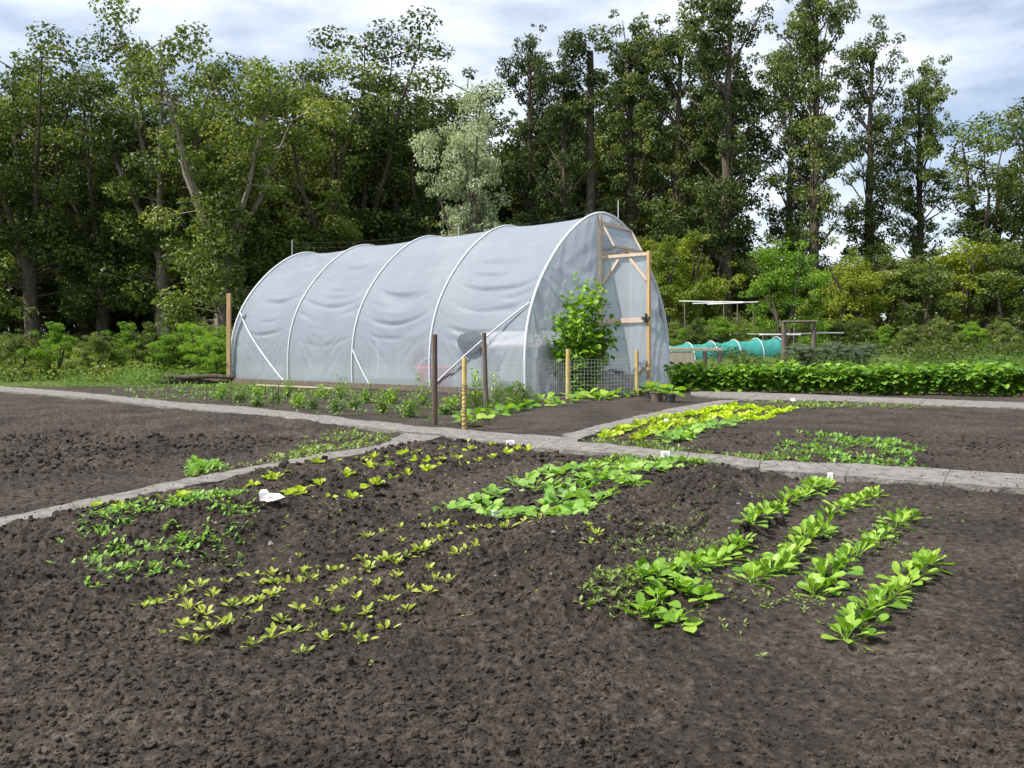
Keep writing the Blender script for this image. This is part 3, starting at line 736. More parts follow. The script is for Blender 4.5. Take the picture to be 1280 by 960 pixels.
# round-leaved radish patch
RAD = [(563,629),(577,632),(590,625),(601,625),(612,617),(620,620),(613,631),(626,632),(632,641),(608,642),(638,634),(645,606),(656,604),(668,614),(682,597),(693,595),(702,601),(691,611),(710,611),(710,590),(725,588),(715,598),(727,600),(740,597),(748,592),(752,604),(762,600),(743,611),(732,606),(774,592),(768,600),(781,597),(793,592),(802,593),(798,601),(801,611),(793,614),(815,611),(826,607),(834,596),
 (755,615),(740,617),(724,617),(718,625),(702,622),(776,618),(787,621),(793,625),(771,618),(679,629),(692,631),(663,638),(671,643),(681,643),(704,631),(720,626),(740,635),(735,642),(727,643),(746,638),(754,630),(763,635),(716,643),(709,657),(699,651),(718,651),(725,656),(709,648)]
lab = sector_labels(RAD, 'round leaved radish plant', [(0,598,'in the rear radish row'),(598,608,'in the second radish row from the back'),(608,618,'in the third radish row from the back'),(618,628,'in the fourth radish row from the back'),(628,638,'in the second radish row from the front'),(638,700,'in the front radish row')], '')
place('radish_plant', 'radish', RAD, .80, lab, 'radish plant', 'radish plants in the patch at the centre', .18, None, .0)
# lettuce and radish rows in the right bed behind the slab path
def line(p, q, n, j=1.0):
    return [(p[0] + (q[0]-p[0])*t + U_(-j, j), p[1] + (q[1]-p[1])*t + U_(-j, j)*.4) for t in np.linspace(0, 1, n)]
ROWS = [
 ('lime','bright yellow green lettuce, {} from the left in the rearmost yellow row', line((858,520),(917,507),11)),
 ('lime','bright yellow green lettuce, {} from the left in the second yellow row', line((886,521),(942,508),10)),
 ('lime','bright yellow green lettuce, {} from the left in the third yellow row', line((911,527),(962,511),10)),
 ('lime','bright yellow green lettuce, {} from the left in the foremost yellow row', line((938,527),(990,513),10)),
 ('lettuceb','pale lettuce, {} from the left in the long rear row beside the rising path', line((753,547),(850,521),15)),
 ('lettuceb','pale lettuce, {} from the left in the short middle row below the rising path', line((795,551),(886,527),14)),
 ('radish','round leaved plant, {} from the left in the row below the yellow rows', line((838,551),(922,531),13)),
 ('radish','round leaved plant, {} from the left in the short row at the front edge', line((834,555),(864,552),4)),
]
VAR['lettuceb'] = [m for m in VAR['lettuce']]
for key, fmt, pts in ROWS:
    sc = {'lime': .95, 'lettuceb': 1.7, 'radish': 1.15}[key]
    place({'lime': 'lettuce', 'lettuceb': 'lettuce', 'radish': 'radish_plant'}[key], key, pts, sc, rowlabels(len(pts), fmt), 'lettuce' if key != 'radish' else 'radish plant', 'salad rows in the bed behind the raised path', .15)
# spinach rows lower right
SA = [(866,719),(876,714),(885,707),(893,699),(900,693),(906,687),(915,681),(921,677),(929,673),(940,665),(949,659),(959,651),(967,648),(974,644),(981,639),(993,630),(1000,628),(1007,625),(1015,620),(1022,617),(1029,612),(1036,604)]
SB = [(938,731),(953,713),(965,709),(972,704),(978,699),(986,693),(991,683),(1000,678),(1009,670),(1020,666),(1030,661),(1036,648),(1051,642),(1064,633),(1072,629),(1082,624),(1093,619)]
SC = [(1020,741),(1031,734),(1029,724),(1039,716),(1048,706),(1058,699),(1070,690),(1083,682),(1096,672),(1108,665),(1119,657),(1130,650),(1140,643)]
SD = [(1062,792),(1075,780),(1087,768),(1099,757),(1110,747),(1121,738),(1132,729),(1143,720),(1154,711),(1165,703)]
for pts, nm in ((SA, 'left'), (SB, 'middle'), (SC, 'right'), (SD, 'outermost right')):
    place('spinach_plant', 'spinach', pts, .80, rowlabels(len(pts), 'leafy spinach plant, {} from the near end of the ' + nm + ' spinach row'), 'spinach plant', 'spinach plants in slanting rows at lower right', .15, None, .0)
# potato-like clump at the bottom edge
PT_ = [(800,752),(814,746),(829,741),(842,737),(853,752),(826,760),(880,757),(806,775),(845,780)]
variants('potato', 4, lambda: rosette(random.randint(12, 16), .075, .05, 20, 80, 'oval', .12, .05, .5, .03, -40, nl=6).mesh('potato_plant', M['spinach']))
place('potato_plant', 'potato', PT_, .66, rowlabels(len(PT_), 'bushy bright potato plant, {} in the clump left of the spinach rows'), 'potato plant', 'potato plants at the bottom edge', .12)
# squash plants along the wire
SQ = [(583,531),(597,524),(612,519),(628,515),(645,512),(656,509),(681,503),(696,506),(712,503),(733,498),(745,499),(757,498),(768,496),(782,494),(795,492),(804,491),(840,490),(852,488),(861,490)]
place('squash_plant', 'squash', SQ, 1.25, rowlabels(len(SQ), 'broad leaved squash plant, {} from the left along the wire mesh'), 'squash plant', 'squash plants along the wire mesh', .15)

# ------------------------------------------------------------------ shrubs and bigger plants (stems + leaves as parts)
def plant_proto(name, stems, leaves, smat, lmat):
    return (stems.mesh(name + '_stems', smat, True), leaves.mesh(name + '_leaves', lmat))
def put_plant(name, protos, x, y, label, cat, group=None, s=1.0, z=None, sz=None):
    st, lv = random.choice(protos); root = empty(name, (x, y, gz(x, y) if z is None else z), U_(0, 6.28)); root.scale = (s, s, sz or s)
    for n_, me in (('stems', st), ('leaves', lv)):
        o = bpy.data.objects.new(n_, me); col.objects.link(o); o.parent = root
    return tag(root, label, cat, group)
bean_p = []
for _ in range(5):
    S, Lf = branchy(11, .50, .24, .125, .10, 13, 'oval', -60); bean_p.append(plant_proto('bean', S, Lf, M['stem'], M['bean']))
n = 0
for rank, py in (('front', 489.5), ('rear', 486)):
    pxs = list(np.arange(856 if rank == 'front' else 846, 1290, 14.5))
    for k, px in enumerate(pxs[:30]):
        x, y = gp(px + U_(-2, 2), py + (px - 860) * .012); put_plant('bean_plant', bean_p, x, y, f'dark broad leaved bean plant, {ORD[k]} from the left in the {rank} rank', 'bean plant', 'bean plants in the thick row on the right', U_(.85, 1.05))
# currant bush before the end wall
def bush(name, x, y, h, r, nst, per, lL, lW, lmat, label, cat, shape='oval', z=None, parts=True, group=None, stem_r=.012, lowcut=.08):
    S = MB(); Lf = MB()
    for k in range(nst):
        az = k * 2.4 + U_(-.4, .4); rr = r * math.sqrt(U_(.02, 1)); hh = h * (1 - (.15 if h > 1.5 else .45) * (rr / r) ** 2) * U_(.5 if h > 1.5 else .7, 1.02)
        bow = U_(.8, 1.6)
        pts = [Vector((rr * q ** (1/bow) * math.cos(az + .3*q) + U_(-.02,.02)*h, rr * q ** (1/bow) * math.sin(az + .3*q) + U_(-.02,.02)*h, hh * q)) for q in np.linspace(0, 1, 8)]
        S.tube(pts, [stem_r * (1.15 - q) for q in np.linspace(0, 1, 8)], 5, cap=False)
        for j in range(per):
            q = lowcut + (1 - lowcut) * U_(0, 1) ** .8; f = q * 7; i = min(6, int(f)); p = pts[i].lerp(pts[i+1], f - i)
            off = Vector((U_(-1,1), U_(-1,1), U_(-.7,.9))) * lL * 1.3
            s = U_(.6, 1.15); a0 = U_(-45, 55); V, F = leaf(lL*s, lW*s, a0, a0 - 40 + U_(-15,15), shape, .12, .04, .4, 3, U_(-.6,.6))
            put(Lf, V, F, U_(0, 6.28), tuple(p + off), U_(0, 1))
    root = empty(name, (x, y, gz(x, y) if z is None else z)); S.build('stems', M['twig'], root, smooth=True); Lf.build('leaves', lmat, root)
    return tag(root, label, cat, group)
x, y = ap(727, 13.75), 13.75
bush('currant_bush', x, y, 1.95, .46, 30, 95, .095, .09, M['currant'], 'tall leafy currant bush in front of the tunnel end wall', 'bush', 'round', lowcut=.05)
# fluffy herb mounds
def mound(name, x, y, r, h, n, lmat, label, cat, lL=.02, z=None, group=None):
    b = MB(); S = MB()
    for k in range(n):
        u = U_(0, 1); az = U_(0, 6.28); el = math.asin(u) ; rad = U_(.72, 1.03) ** .5
        p = np.array([math.cos(az)*math.cos(el)*r, math.sin(az)*math.cos(el)*r, math.sin(el)*h]) * rad * (1 + .15 * math.sin(az*3 + el*4))
        a0 = U_(10, 80); V, F = leaf(lL, lL*.42, a0, a0 - 30, 'lance', .1, 0, .2, 2, U_(-.5,.5)); put(b, V, F, az + U_(-1,1), tuple(p), U_(0,1))
    for k in range(24):
        az = U_(0, 6.28); q = U_(.2, .8); S.tube([(0,0,0), (math.cos(az)*r*q, math.sin(az)*r*q, h*math.sqrt(1-q*q)*.9)], .003, 4, cap=False)
    root = empty(name, (x, y, gz(x, y) if z is None else z)); S.build('stems', M['stem'], root); b.build('leaves', lmat, root)
    return tag(root, label, cat, group)
x, y = gp(642, 507); mound('herb_bush', x, y, .30, .30, 3600, M['herb'], 'rounded fluffy green herb bush behind the squash plants', 'herb', .028)
x, y = gp(596, 508); mound('herb_bush', x, y, .15, .2, 1200, M['herb'], 'small dark herb clump between the yellow and grey posts', 'herb', .026)
x, y = gp(594, 501); bush('fruit_bush', x, y, .52, .12, 7, 30, .05, .03, M['spinach'], 'slim upright green shrub behind the yellow post', 'shrub', stem_r=.004)
x, y = gp(617, 500); bush('fruit_bush', x, y, .5, .10, 6, 24, .045, .028, M['spinach'], 'slim pale green shrub right of the grey post', 'shrub', stem_r=.004)
# low shrubs in the strip beside the tunnel
STRIP = [(276,500,.22,'dark little rose shrub near the logs'),(323,496,.26,'upright thin shrub in the strip near the tunnel corner'),(321,507,.13,'tiny low shrub close to the path edge on the left'),(360,496,.30,'narrow shrub below the second hoop from the left'),
 (373,508,.20,'dark leafy shrub at the strip edge below the pipe brace'),(390,509,.16,'loose pale shrub right of the dark leafy shrub'),(401,497,.22,'slim shrub beside the baseboard left of the third hoop'),(426,499,.36,'round green shrub beside the third hoop'),(421,514,.14,'small shrub nearest the path in the strip middle'),
 (456,504,.26,'thin topped shrub right of the third hoop'),(478,517,.26,'spreading shrub at the path edge in the strip'),(489,504,.24,'shrub close to the film below the short pipe brace'),(527,507,.42,'largest bright green shrub in front of the red tub'),(512,520,.24,'low shrub left of the tall brown post'),
 (563,511,.2,'small shrub just right of the tall brown post'),(557,516,.12,'tiny shrub at the foot of the tall brown post'),(300,502,.18,'weedy shrub behind the path by the left hoop'),(345,503,.15,'little shrub between the two left hoops'),(443,510,.16,'tiny shrub before the third hoop foot')]
for px, py, h, lb in STRIP:
    x, y = gp(px, py); bush('small_shrub', x, y, h*1.15, h*.42, 9, 20, .042, .026, M['currant'] if h > .18 else M['herb'], lb, 'shrub', stem_r=.003, group='low shrubs in the strip beside the tunnel')
for px, top, base in ((347,478,510),(341,482,508),(258,484,505),(288,486,505),(464,480,505),(506,486,512),(331,480,500)):
    x, y = gp(px, base); b = MB(); h = (base-top)/FPX*y; b.tube([(0,0,-.02),(U_(-.02,.02),0,h)], .006, 6)
    o = b.build('thin_cane', M['twig'], loc=(x, y, gz(x, y)), smooth=True)
    tag(o, {347:'dark thin cane below the left pipe brace, right of its twin',341:'dark thin cane below the left pipe brace, left of its twin',258:'dark cane below the log stack at the left',288:'short dark cane at the right end of the logs',464:'thin cane at the film between the middle hoops',506:'thin cane left of the bright green shrub',331:'thin cane near the left end of the pale lath'}[px], 'cane')

# weeds: uncountable ground cover
def weeds(px_poly, n, size, mat, label, name='weeds', flat=20, z=None, L=True, up=70):
    poly = g_poly(px_poly) if L else px_poly; P = np.array(poly); b = MB(); lo = P.min(0); hi = P.max(0); pts = []
    while len(pts) < n:
        q = rng.uniform(lo, hi, (n * 2, 2)); ex = (hi - lo) * .28; q = rng.uniform(lo - ex, hi + ex, (n * 3, 2)); jit = rng.normal(0, 1, q.shape) * (hi - lo) * .055
        q = q[inpoly(q[:, 0] + jit[:, 0], q[:, 1] + jit[:, 1], poly)]
        inp_ = np.zeros(len(q), bool)
        for pp in path_polys: inp_ |= inpoly(q[:, 0], q[:, 1], pp)
        q = q[~inp_ | ('path' in label and 'covering' in label)]
        d = fbm(q[:, 0] * 7, q[:, 1] * 7, 2, 55); q = q[d + rng.uniform(-.12, .12, len(q)) > .5]; pts += list(q)
        if len(q) == 0: break
    pts = np.array(pts[:n]); Z = ground(pts[:, 0], pts[:, 1])
    prot = [leaf(1, .5, a, a - 40, sh, .1, .03, .3, 3) for a in (flat, 40, up) for sh in ('oval', 'lance')]
    for (x, y), zz in zip(pts, Z):
        for k in range(random.randint(2, 5)):
            V, F = random.choice(prot); put(b, V, F, U_(0, 6.28), (x, y, zz), U_(0, 1), size * U_(.5, 1.3))
    o = b.build(name, mat); return tag(o, label, 'weeds', kind='stuff')
weeds([(240,640),(300,630),(322,650),(318,668),(280,690),(240,705),(120,730),(120,650)], 620, .022, M['radish'], 'low green weeds on the raised soil at the left edge')
weeds([(240,598),(245,580),(300,588),(372,562),(420,540),(500,543),(440,562)], 420, .03, M['weed'], 'sparse weeds along the upper edge of the left slab path')
weeds([(240,592),(240,578),(275,576),(268,590)], 160, .04, M['radish'], 'green weed patch at the left edge above the slab path')
weeds([(240,500),(290,484),(420,487),(540,497),(600,505),(600,520),(540,525),(440,522),(340,510),(240,504)], 700, .045, M['herb'], 'patchy weeds in the strip beside the tunnel')
weeds([(180,480),(290,480),(340,486),(420,490),(400,500),(300,495),(180,500)], 420, .07, M['herb'], 'taller weeds growing along the tunnel foot at the left')
weeds([(745,575),(800,568),(900,574),(912,584),(840,590),(750,583)], 650, .03, M['squash'], 'strip of small leafy weeds covering part of the raised path')
weeds([(970,575),(985,552),(1040,548),(1140,556),(1140,584),(1040,580)], 500, .035, M['radish'], 'green weed patch at the right behind the raised path')
weeds([(722,560),(745,548),(850,566),(940,570),(1000,575),(940,577),(830,566)], 420, .028, M['weed'], 'weeds along the upper edge of the raised path')
weeds([(740,745),(780,690),(830,660),(900,640),(960,620),(900,665),(860,722),(800,740)], 330, .014, M['weed'], 'tiny pale weeds on the trodden strip at lower right')
weeds([(725,770),(735,738),(790,728),(830,742),(810,780)], 130, .018, M['weed'], 'tiny weeds at the bottom edge left of the potato clump')
weeds([(925,507),(940,501),(1040,503),(1180,508),(1040,512)], 350, .04, M['weed'], 'thin weeds below the path in front of the bean row')
weeds([(840,732),(930,725),(1000,690),(1100,620),(1160,640),(1050,760),(900,800)], 260, .013, M['weed'], 'scattered tiny weeds between the spinach rows')
weeds([(240,744),(640,744),(800,650),(640,560),(440,575),(240,620)], 200, .012, M['beet'], 'stray tiny sprouts over the front bed')
def gpoly_far(a): return a

# white crumbs, stones
def soil_clods():
    n = 110000
    px = rng.uniform(-150, 1430, n); py = 545 + 560 * rng.uniform(0, 1, n) ** 1.25
    Y = CAMH * FPX / (py - HOR); X = (px - 640) / FPX * Y
    amp = np.full(n, .3)
    for poly, v in rough_polys: amp = np.where(inpoly(X, Y, poly), v, amp)
    inp = np.zeros(n, bool)
    for poly in path_polys: inp |= inpoly(X, Y, poly)
    keep = (rng.uniform(0, 1, n) < amp * .9 + .12) & (~inp | (rng.uniform(0, 1, n) < .2)); X, Y, amp, inp = X[keep], Y[keep], amp[keep], inp[keep]; n = len(X)
    Z = ground(X, Y) ; Z = np.where(inp, .03, Z)
    r_ = (.0020 + .010 * rng.uniform(0, 1, n) ** 5) * (.5 + .6 * amp) * np.clip(Y / 3, .8, 2.0); r_ = np.where(inp, .004, r_)
    base = np.array([(-1,-1,-1),(1,-1,-1),(1,1,-1),(-1,1,-1),(-1,-1,1),(1,-1,1),(1,1,1),(-1,1,1),(0,0,1.5),(0,-1.5,0),(1.5,0,0),(0,1.5,0),(-1.5,0,0)], float) * .62
    F0 = [(4,5,8),(5,6,8),(6,7,8),(7,4,8),(0,1,9),(1,5,9),(5,4,9),(4,0,9),(1,2,10),(2,6,10),(6,5,10),(5,1,10),(2,3,11),(3,7,11),(7,6,11),(6,2,11),(3,0,12),(0,4,12),(4,7,12),(7,3,12)]
    V = base[None] + rng.uniform(-.32, .32, (n, 13, 3)); V *= rng.uniform(.6, 1.3, (n, 1, 3)) * np.array([1, 1, .75]); an = rng.uniform(0, 6.28, n)
    c, s_ = np.cos(an)[:, None], np.sin(an)[:, None]; V = np.stack([V[..., 0]*c - V[..., 1]*s_, V[..., 0]*s_ + V[..., 1]*c, V[..., 2]], -1) * r_[:, None, None]
    V += np.stack([X, Y, Z + r_ * .25], -1)[:, None]
    F = np.array(F0)[None] + 13 * np.arange(n)[:, None, None]
    b = MB(); b.add(V.reshape(-1, 3), F.reshape(-1, 3)); tag(b.build('soil_crumbs', M['soil']), 'loose crumbs and clods of dark soil over the beds', 'soil', kind='stuff')
soil_clods()
def crumbs():
    b = MB()
    poly = g_poly([(240,745),(1030,745),(1030,600),(700,566),(550,548),(240,612)]); P = np.array(poly); lo = P.min(0); hi = P.max(0)
    q = rng.uniform(lo, hi, (2600, 2)); q = q[inpoly(q[:,0], q[:,1], poly)][:900]; Z = ground(q[:,0], q[:,1])
    for (x, y), z in zip(q, Z):
        r = U_(.003, .009) * (1 if U_(0,1) < .95 else 2); V = np.array([(0,0,r),(r,0,0),(0,r,0),(-r,0,0),(0,-r,0)]) * np.array([U_(.6,1.2),U_(.6,1.2),U_(.5,.9)])
        put(b, V, np.array([(0,1,2),(0,2,3),(0,3,4),(0,4,1)]), U_(0,6.28), (x,y,z-.001))
    tag(b.build('gravel', M['slab']), 'small pale stones and crumbs strewn over the soil', 'gravel', kind='stuff')
crumbs()

# ------------------------------------------------------------------ plant labels
def marker(px, py, wpx, hpx, label, stick=.06, mat='white', lean=.15, rz=0):
    x, y = gp(px, py); z = gz(x, y, True); root = empty('plant_marker', (x, y, z), rz); w = wpx / FPX * y; h = hpx / FPX * y
    b = MB(); b.bar((0, 0, -.02), (0, lean * stick, stick), .008, .003); b.build('stick', M['white'], root)
    b = MB(); b.bar((0, lean*stick - .003, stick - .004), (0, lean * (stick + h) - .003, stick + h), w, .003, up=(0,1,0)); o = b.build('tag_plate', M[mat], root); bevel(o, .001, 2)
    for k in range(2 if wpx > 8 else 0):
        zz = stick + h * (.35 + .3 * k); b = MB(); b.bar((-w*.3, lean*zz - .007, zz), (w*.25, lean*zz - .007, zz), .002, .002); o = b.build('faint_writing', M['label_ink'], root)
    return tag(root, label, 'plant label', 'plant labels stuck in the beds')
marker(621, 644, 13, 8, 'white plant label in front of the radish patch', .02, lean=.5)
marker(638, 556, 10, 5, 'white plant label at the edge of the main path', .01, lean=.3)
marker(832, 580, 11, 7, 'white plant label on a stick in the weeds over the path', .045, lean=.2)
marker(833, 540, 5, 5, 'small white plant label among the pale lettuces', .05)
marker(991, 503, 6, 3.5, 'small white plant label in the weeds before the bean row', .03)
marker(1038, 597, 7, 9, 'white plant label at the far end of the left spinach row', .01)
def card():
    x, y = gp(333, 657); z = gz(x, y) + .035; root = empty('seed_packet', (x, y, z - .005), .25); root.scale = (.72,)*3; root.rotation_euler.x = .2
    b = MB(); w = .055
    V = [(0,0,.012),(.0,.05,.02),(.07,.035,.022),(.10,.0,.012),(.045,-.03,.006),(0,-.04,.004)]
    V = np.array(V); b.add(np.vstack([V, V - (0,0,.003)]), [(5,4,3,0),(3,2,1,0),(6,9,10,11),(6,7,8,9)] + [(i,(i+1)%6,6+(i+1)%6,6+i) for i in range(6)]); b.build('folded_card', M['paper'], root)
    b = MB(); V = np.array([(-.035,-.01,0),(.015,-.02,0),(.012,.0,.045),(.0,.01,.058),(-.03,.012,.055),(-.04,.0,.04)]); b.add(np.vstack([V, V + (0,.003,0)]), [(0,1,2,5),(5,2,3,4),(11,8,7,6),(10,9,8,11)] + [(i,(i+1)%6,6+(i+1)%6,6+i) for i in range(6)]); b.build('white_flap', M['white'], root)
    tag(root, 'folded pink and white seed packet lying on the soil', 'seed packet')
card()

# ------------------------------------------------------------------ boxes, pots, logs
def planter():
    x, y = ap(771, 14.15), 14.15; root = empty('planter_box', (x, y, 0), -.1); w, d, h, t = .56, .42, .33, .03
    tag(root, 'pale concrete planter box with dark stones beside the bush', 'planter')
    b = MB(); b.box((0, -d/2, h/2), (w, t, h)); b.box((0, d/2, h/2), (w, t, h)); b.box((-w/2+t/2, 0, h/2), (t-.002, d-t, h-.002)); b.box((w/2-t/2, 0, h/2), (t-.002, d-t, h-.002)); b.box((0,0,h-.08), (w-2*t, d-t, .02)); bevel(b.build('box_wall', M['concrete'], root), .006)
    return root
planter()
def rock(name, x, y, z, s, label, mat='stone', group=None):
    b = MB(); n, m = 10, 7; V = []
    sd = random.randint(0, 99)
    for i in range(m + 1):
        for j in range(n):
            t = math.pi * i / m; p = 2*math.pi*j/n; r = 1 + (vnoise(np.array([math.cos(p)*math.sin(t)*2+5]), np.array([math.sin(p)*math.sin(t)*2+math.cos(t)*2+5]), sd)[0] - .5) * .6
            V.append((s[0]*r*math.sin(t)*math.cos(p), s[1]*r*math.sin(t)*math.sin(p), s[2]*r*math.cos(t)))
    b.add(V, [(i*n+j, (i+1)*n+j, (i+1)*n+(j+1)%n, i*n+(j+1)%n) for i in range(m) for j in range(n)])
    o = b.build(name, M[mat], loc=(x, y, z), smooth=False); return tag(o, label, 'stone', group)
rock('stone', ap(762,14.05), 14.05, .345, (.10,.07,.035), 'flat pale topped stone at the left on the planter rim', 'concrete')
rock('stone', ap(774,14.1), 14.1, .345, (.11,.08,.04), 'dark stone at the right on the planter rim')
rock('stone', ap(768,14.3), 14.3, .37, (.12,.06,.04), 'dark stone at the back of the planter box')
def pot(px, py, r, h, label, grow):
    x, y = gp(px, py); root = empty('plant_pot', (x, y, gz(x, y))); n = 24
    pr = [(0, 0), (r*.78, 0), (r*.97, h*.86), (r*1.06, h*.86), (r*1.06, h), (r*.95, h), (r*.9, h*.85), (0, h*.85)]
    b = MB(); V = [(q*math.cos(2*math.pi*j/n), q*math.sin(2*math.pi*j/n), z) for q, z in pr for j in range(n)]
    b.add(V, [(i*n+j, i*n+(j+1)%n, (i+1)*n+(j+1)%n, (i+1)*n+j) for i in range(len(pr)-1) for j in range(n)]); o = b.build('pot_body', M['wood_grey'] if grow == 1 else M['dark_plastic'], root)
    tag(root, label, 'plant pot')
    o = bpy.data.objects.new('squash_plant', random.choice(VAR['squash'])); col.objects.link(o); o.location = (x, y, h*.85); o.scale = (1.25,)*3
    tag(o, 'squash plant growing in the ' + label.split(' with')[0], 'squash plant')
pot(821, 500, .10, .15, 'weathered grey pot with a squash plant before the door', 1)
pot(838, 501, .08, .12, 'black plastic pot with a squash plant right of the door', 2)
pot(812, 497, .07, .11, 'small dark pot with a squash plant left of the grey one', 2)
def logs():
    for k, (px0, px1, py, r, lb) in enumerate([(196,286,480,.055,'long dark log on the ground at the front of the stack'),(188,262,476.5,.05,'shorter dark log lying behind the front log'),(205,292,476,.055,'topmost dark log of the stack at the left')]):
        Y = 18.3 - k * .12 + (.05 if k == 2 else 0); z = [.06, .06, .165][k]; x0 = ap(px0, Y); x1 = ap(px1, Y)
        b = MB(); pts = [(x0 + (x1-x0)*q, Y + .02*math.sin(q*6+k), z + .012*math.sin(q*9+k)) for q in np.linspace(0, 1, 12)]; b.tube(pts, [r*(1+U_(-.08,.08)) for _ in pts], 10)
        o = b.build('log', M['bark'], smooth=True); tag(o, lb, 'log', 'logs stacked at the left')
    b = MB(); b.bar((ap(322,16.6), 16.6, .05), (ap(418,15.3), 15.3, .04), .05, .02); o = b.build('lath', M['wood_pale']); tag(o, 'pale wooden lath lying on the ground beside the baseboard', 'lath')
    b = MB(); X, Y = gp(597, 503); b.box((0,0,.2), (.22,.2,.025)); b.bar((-.1,-.09,0),(-.1,-.09,.19),.02,.02); b.bar((.1,-.09,0),(.1,-.09,.19),.02,.02); b.bar((-.1,.09,0),(-.1,.09,.19),.02,.02); b.bar((.1,.09,0),(.1,.09,.19),.02,.02)
    o = b.build('garden_stool', M['wood_grey'], loc=(X, Y, gz(X, Y))); bevel(o); tag(o, 'small grey wooden stool between the yellow and grey posts', 'stool')
logs()

# ------------------------------------------------------------------ right background garden
def net_tunnel(px0, px1, Y0, Y1, label, tops, n_h, h=.50, r=.42):
    P0 = Vector((ap(px0, Y0), Y0, gz(ap(px0, Y0), Y0))); P1 = Vector((ap(px1, Y1), Y1, gz(ap(px1, Y1), Y1))); root = empty('net_tunnel', tuple((P0 + P1) / 2)); c = Vector(root.location)
    tag(root, label, 'net tunnel'); d = (P1 - P0).normalized(); e = Vector((-d.y, d.x, 0)).normalized(); b = MB(); NA, NB = 60, 20; V = []
    for i in range(NA + 1):
        q = i / NA; s = 1 - .13 * abs(math.sin(q * n_h * math.pi)) 
        if i in (0, NA): s = .05
        for j in range(NB + 1):
            t = math.pi * j / NB; p = P0.lerp(P1, q) - c + e * (r * math.cos(t)) * (.9 + .1*s) + Vector((0, 0, h * s * math.sin(t) + .01 * math.sin(i*1.3+j))); V.append(tuple(p))
    b.add(V, [(i*(NB+1)+j, (i+1)*(NB+1)+j, (i+1)*(NB+1)+j+1, i*(NB+1)+j+1) for i in range(NA) for j in range(NB)]); b.build('net', M['net'], root, smooth=True)
    for k in range(n_h + 1):
        q = min(max(k / n_h, .012), .988); b = MB(); b.tube([P0.lerp(P1, q) - c + e * (r*1.02*math.cos(t)) + Vector((0,0,(h + .012)*math.sin(t))) for t in np.linspace(0, math.pi, 18)], .012, 6); b.build('hoop', M['pipe'], root, smooth=True)
net_tunnel(830, 972, 22.5, 23.5, 'long low teal net tunnel with white hoops on the right', None, 5, .52)
def cold_frame():
    Y = 19.0; x = ap(868, Y); root = empty('garden_table', (x, Y, gz(x, Y)), .2); tag(root, 'weathered grey wooden cold frame table left of the bean row', 'table')
    zt = za(437, Y) - gz(x, Y)
    b = MB(); b.box((0, 0, zt), (1.35, .06, .06)); b.box((0, .8, zt+.02), (1.35, .06, .06)); b.box((-.66, .4, zt+.01), (.06, .74, .05)); b.box((.66, .4, zt+.01), (.06, .74, .05)); bevel(b.build('top_frame', M['wood_pale'], root))
    b = MB(); b.box((-.35, .38, zt-.06), (.62, .72, .03)); b.box((-.5,-.12,zt-.22),(.9,.03,.30)); b.build('board_side', M['wood_pale'], root)
    for sx in (-.62, .62):
        for sy in (.0, .8): b = MB(); b.bar((sx, sy, -.02), (sx, sy, zt - .035), .08, .08); b.build('leg', M['wood_grey'], root)
cold_frame()
def pergola():
    Y = 21.0
    o, (X1, _, z, h, w) = lathe_post('frame_post', 980, 401, 458, 6.5, M['wood_grey'], 'thick grey post left of the gap behind the bean row', Y=Y)
    o, (X2, _, z2, h2, w2) = lathe_post('frame_post', 1017, 405, 458, 6.0, M['wood_grey'], 'thick grey post right of the gap behind the bean row', Y=Y)
    o, _ = lathe_post('frame_post', 993, 409, 440, 3.0, M['wood_grey'], 'thin far post seen between the two thick posts', Y=25)
    b = MB(); z1 = za(402.5, Y); b.tube([(X1-.05, Y-.09, z1), (X2+.06, Y-.09, z1+.01)], .03, 8); b.tube([(X1, Y-.03, za(455,Y)), (X2, Y-.03, za(455,Y))], .005, 4)
    o = b.build('cross_rail', M['wood_grey'], smooth=True); tag(o, 'grey wooden rail across the top of the thick posts', 'rail')
pergola()
def line_rack():
    Y = 27.; x = ap(898, Y); root = empty('pole_rack', (x, Y, gz(x, Y))); tag(root, 'rack of long pale poles raised over the far vegetable plots', 'pole rack'); z0 = gz(x, Y)
    b = MB()
    for a, c, y0, y1, dy in ((849,944,376.5,378,0),(868,930,379,377,.25),(882,946,381,378,-.25)):
        b.tube([(ap(a,Y)-x, dy, za(y0,Y)-z0), (ap(c,Y)-x, dy, za(y1,Y)-z0)], .02, 8)
    b.build('pale_pole', M['white'], root)
    for px in (856, 905, 922, 942):
        b = MB(); b.tube([(ap(px,Y)-x, 0, 0), (ap(px,Y)-x, 0, za(380,Y)-z0)], .025, 8); b.build('support', M['wood_grey'], root)
line_rack()
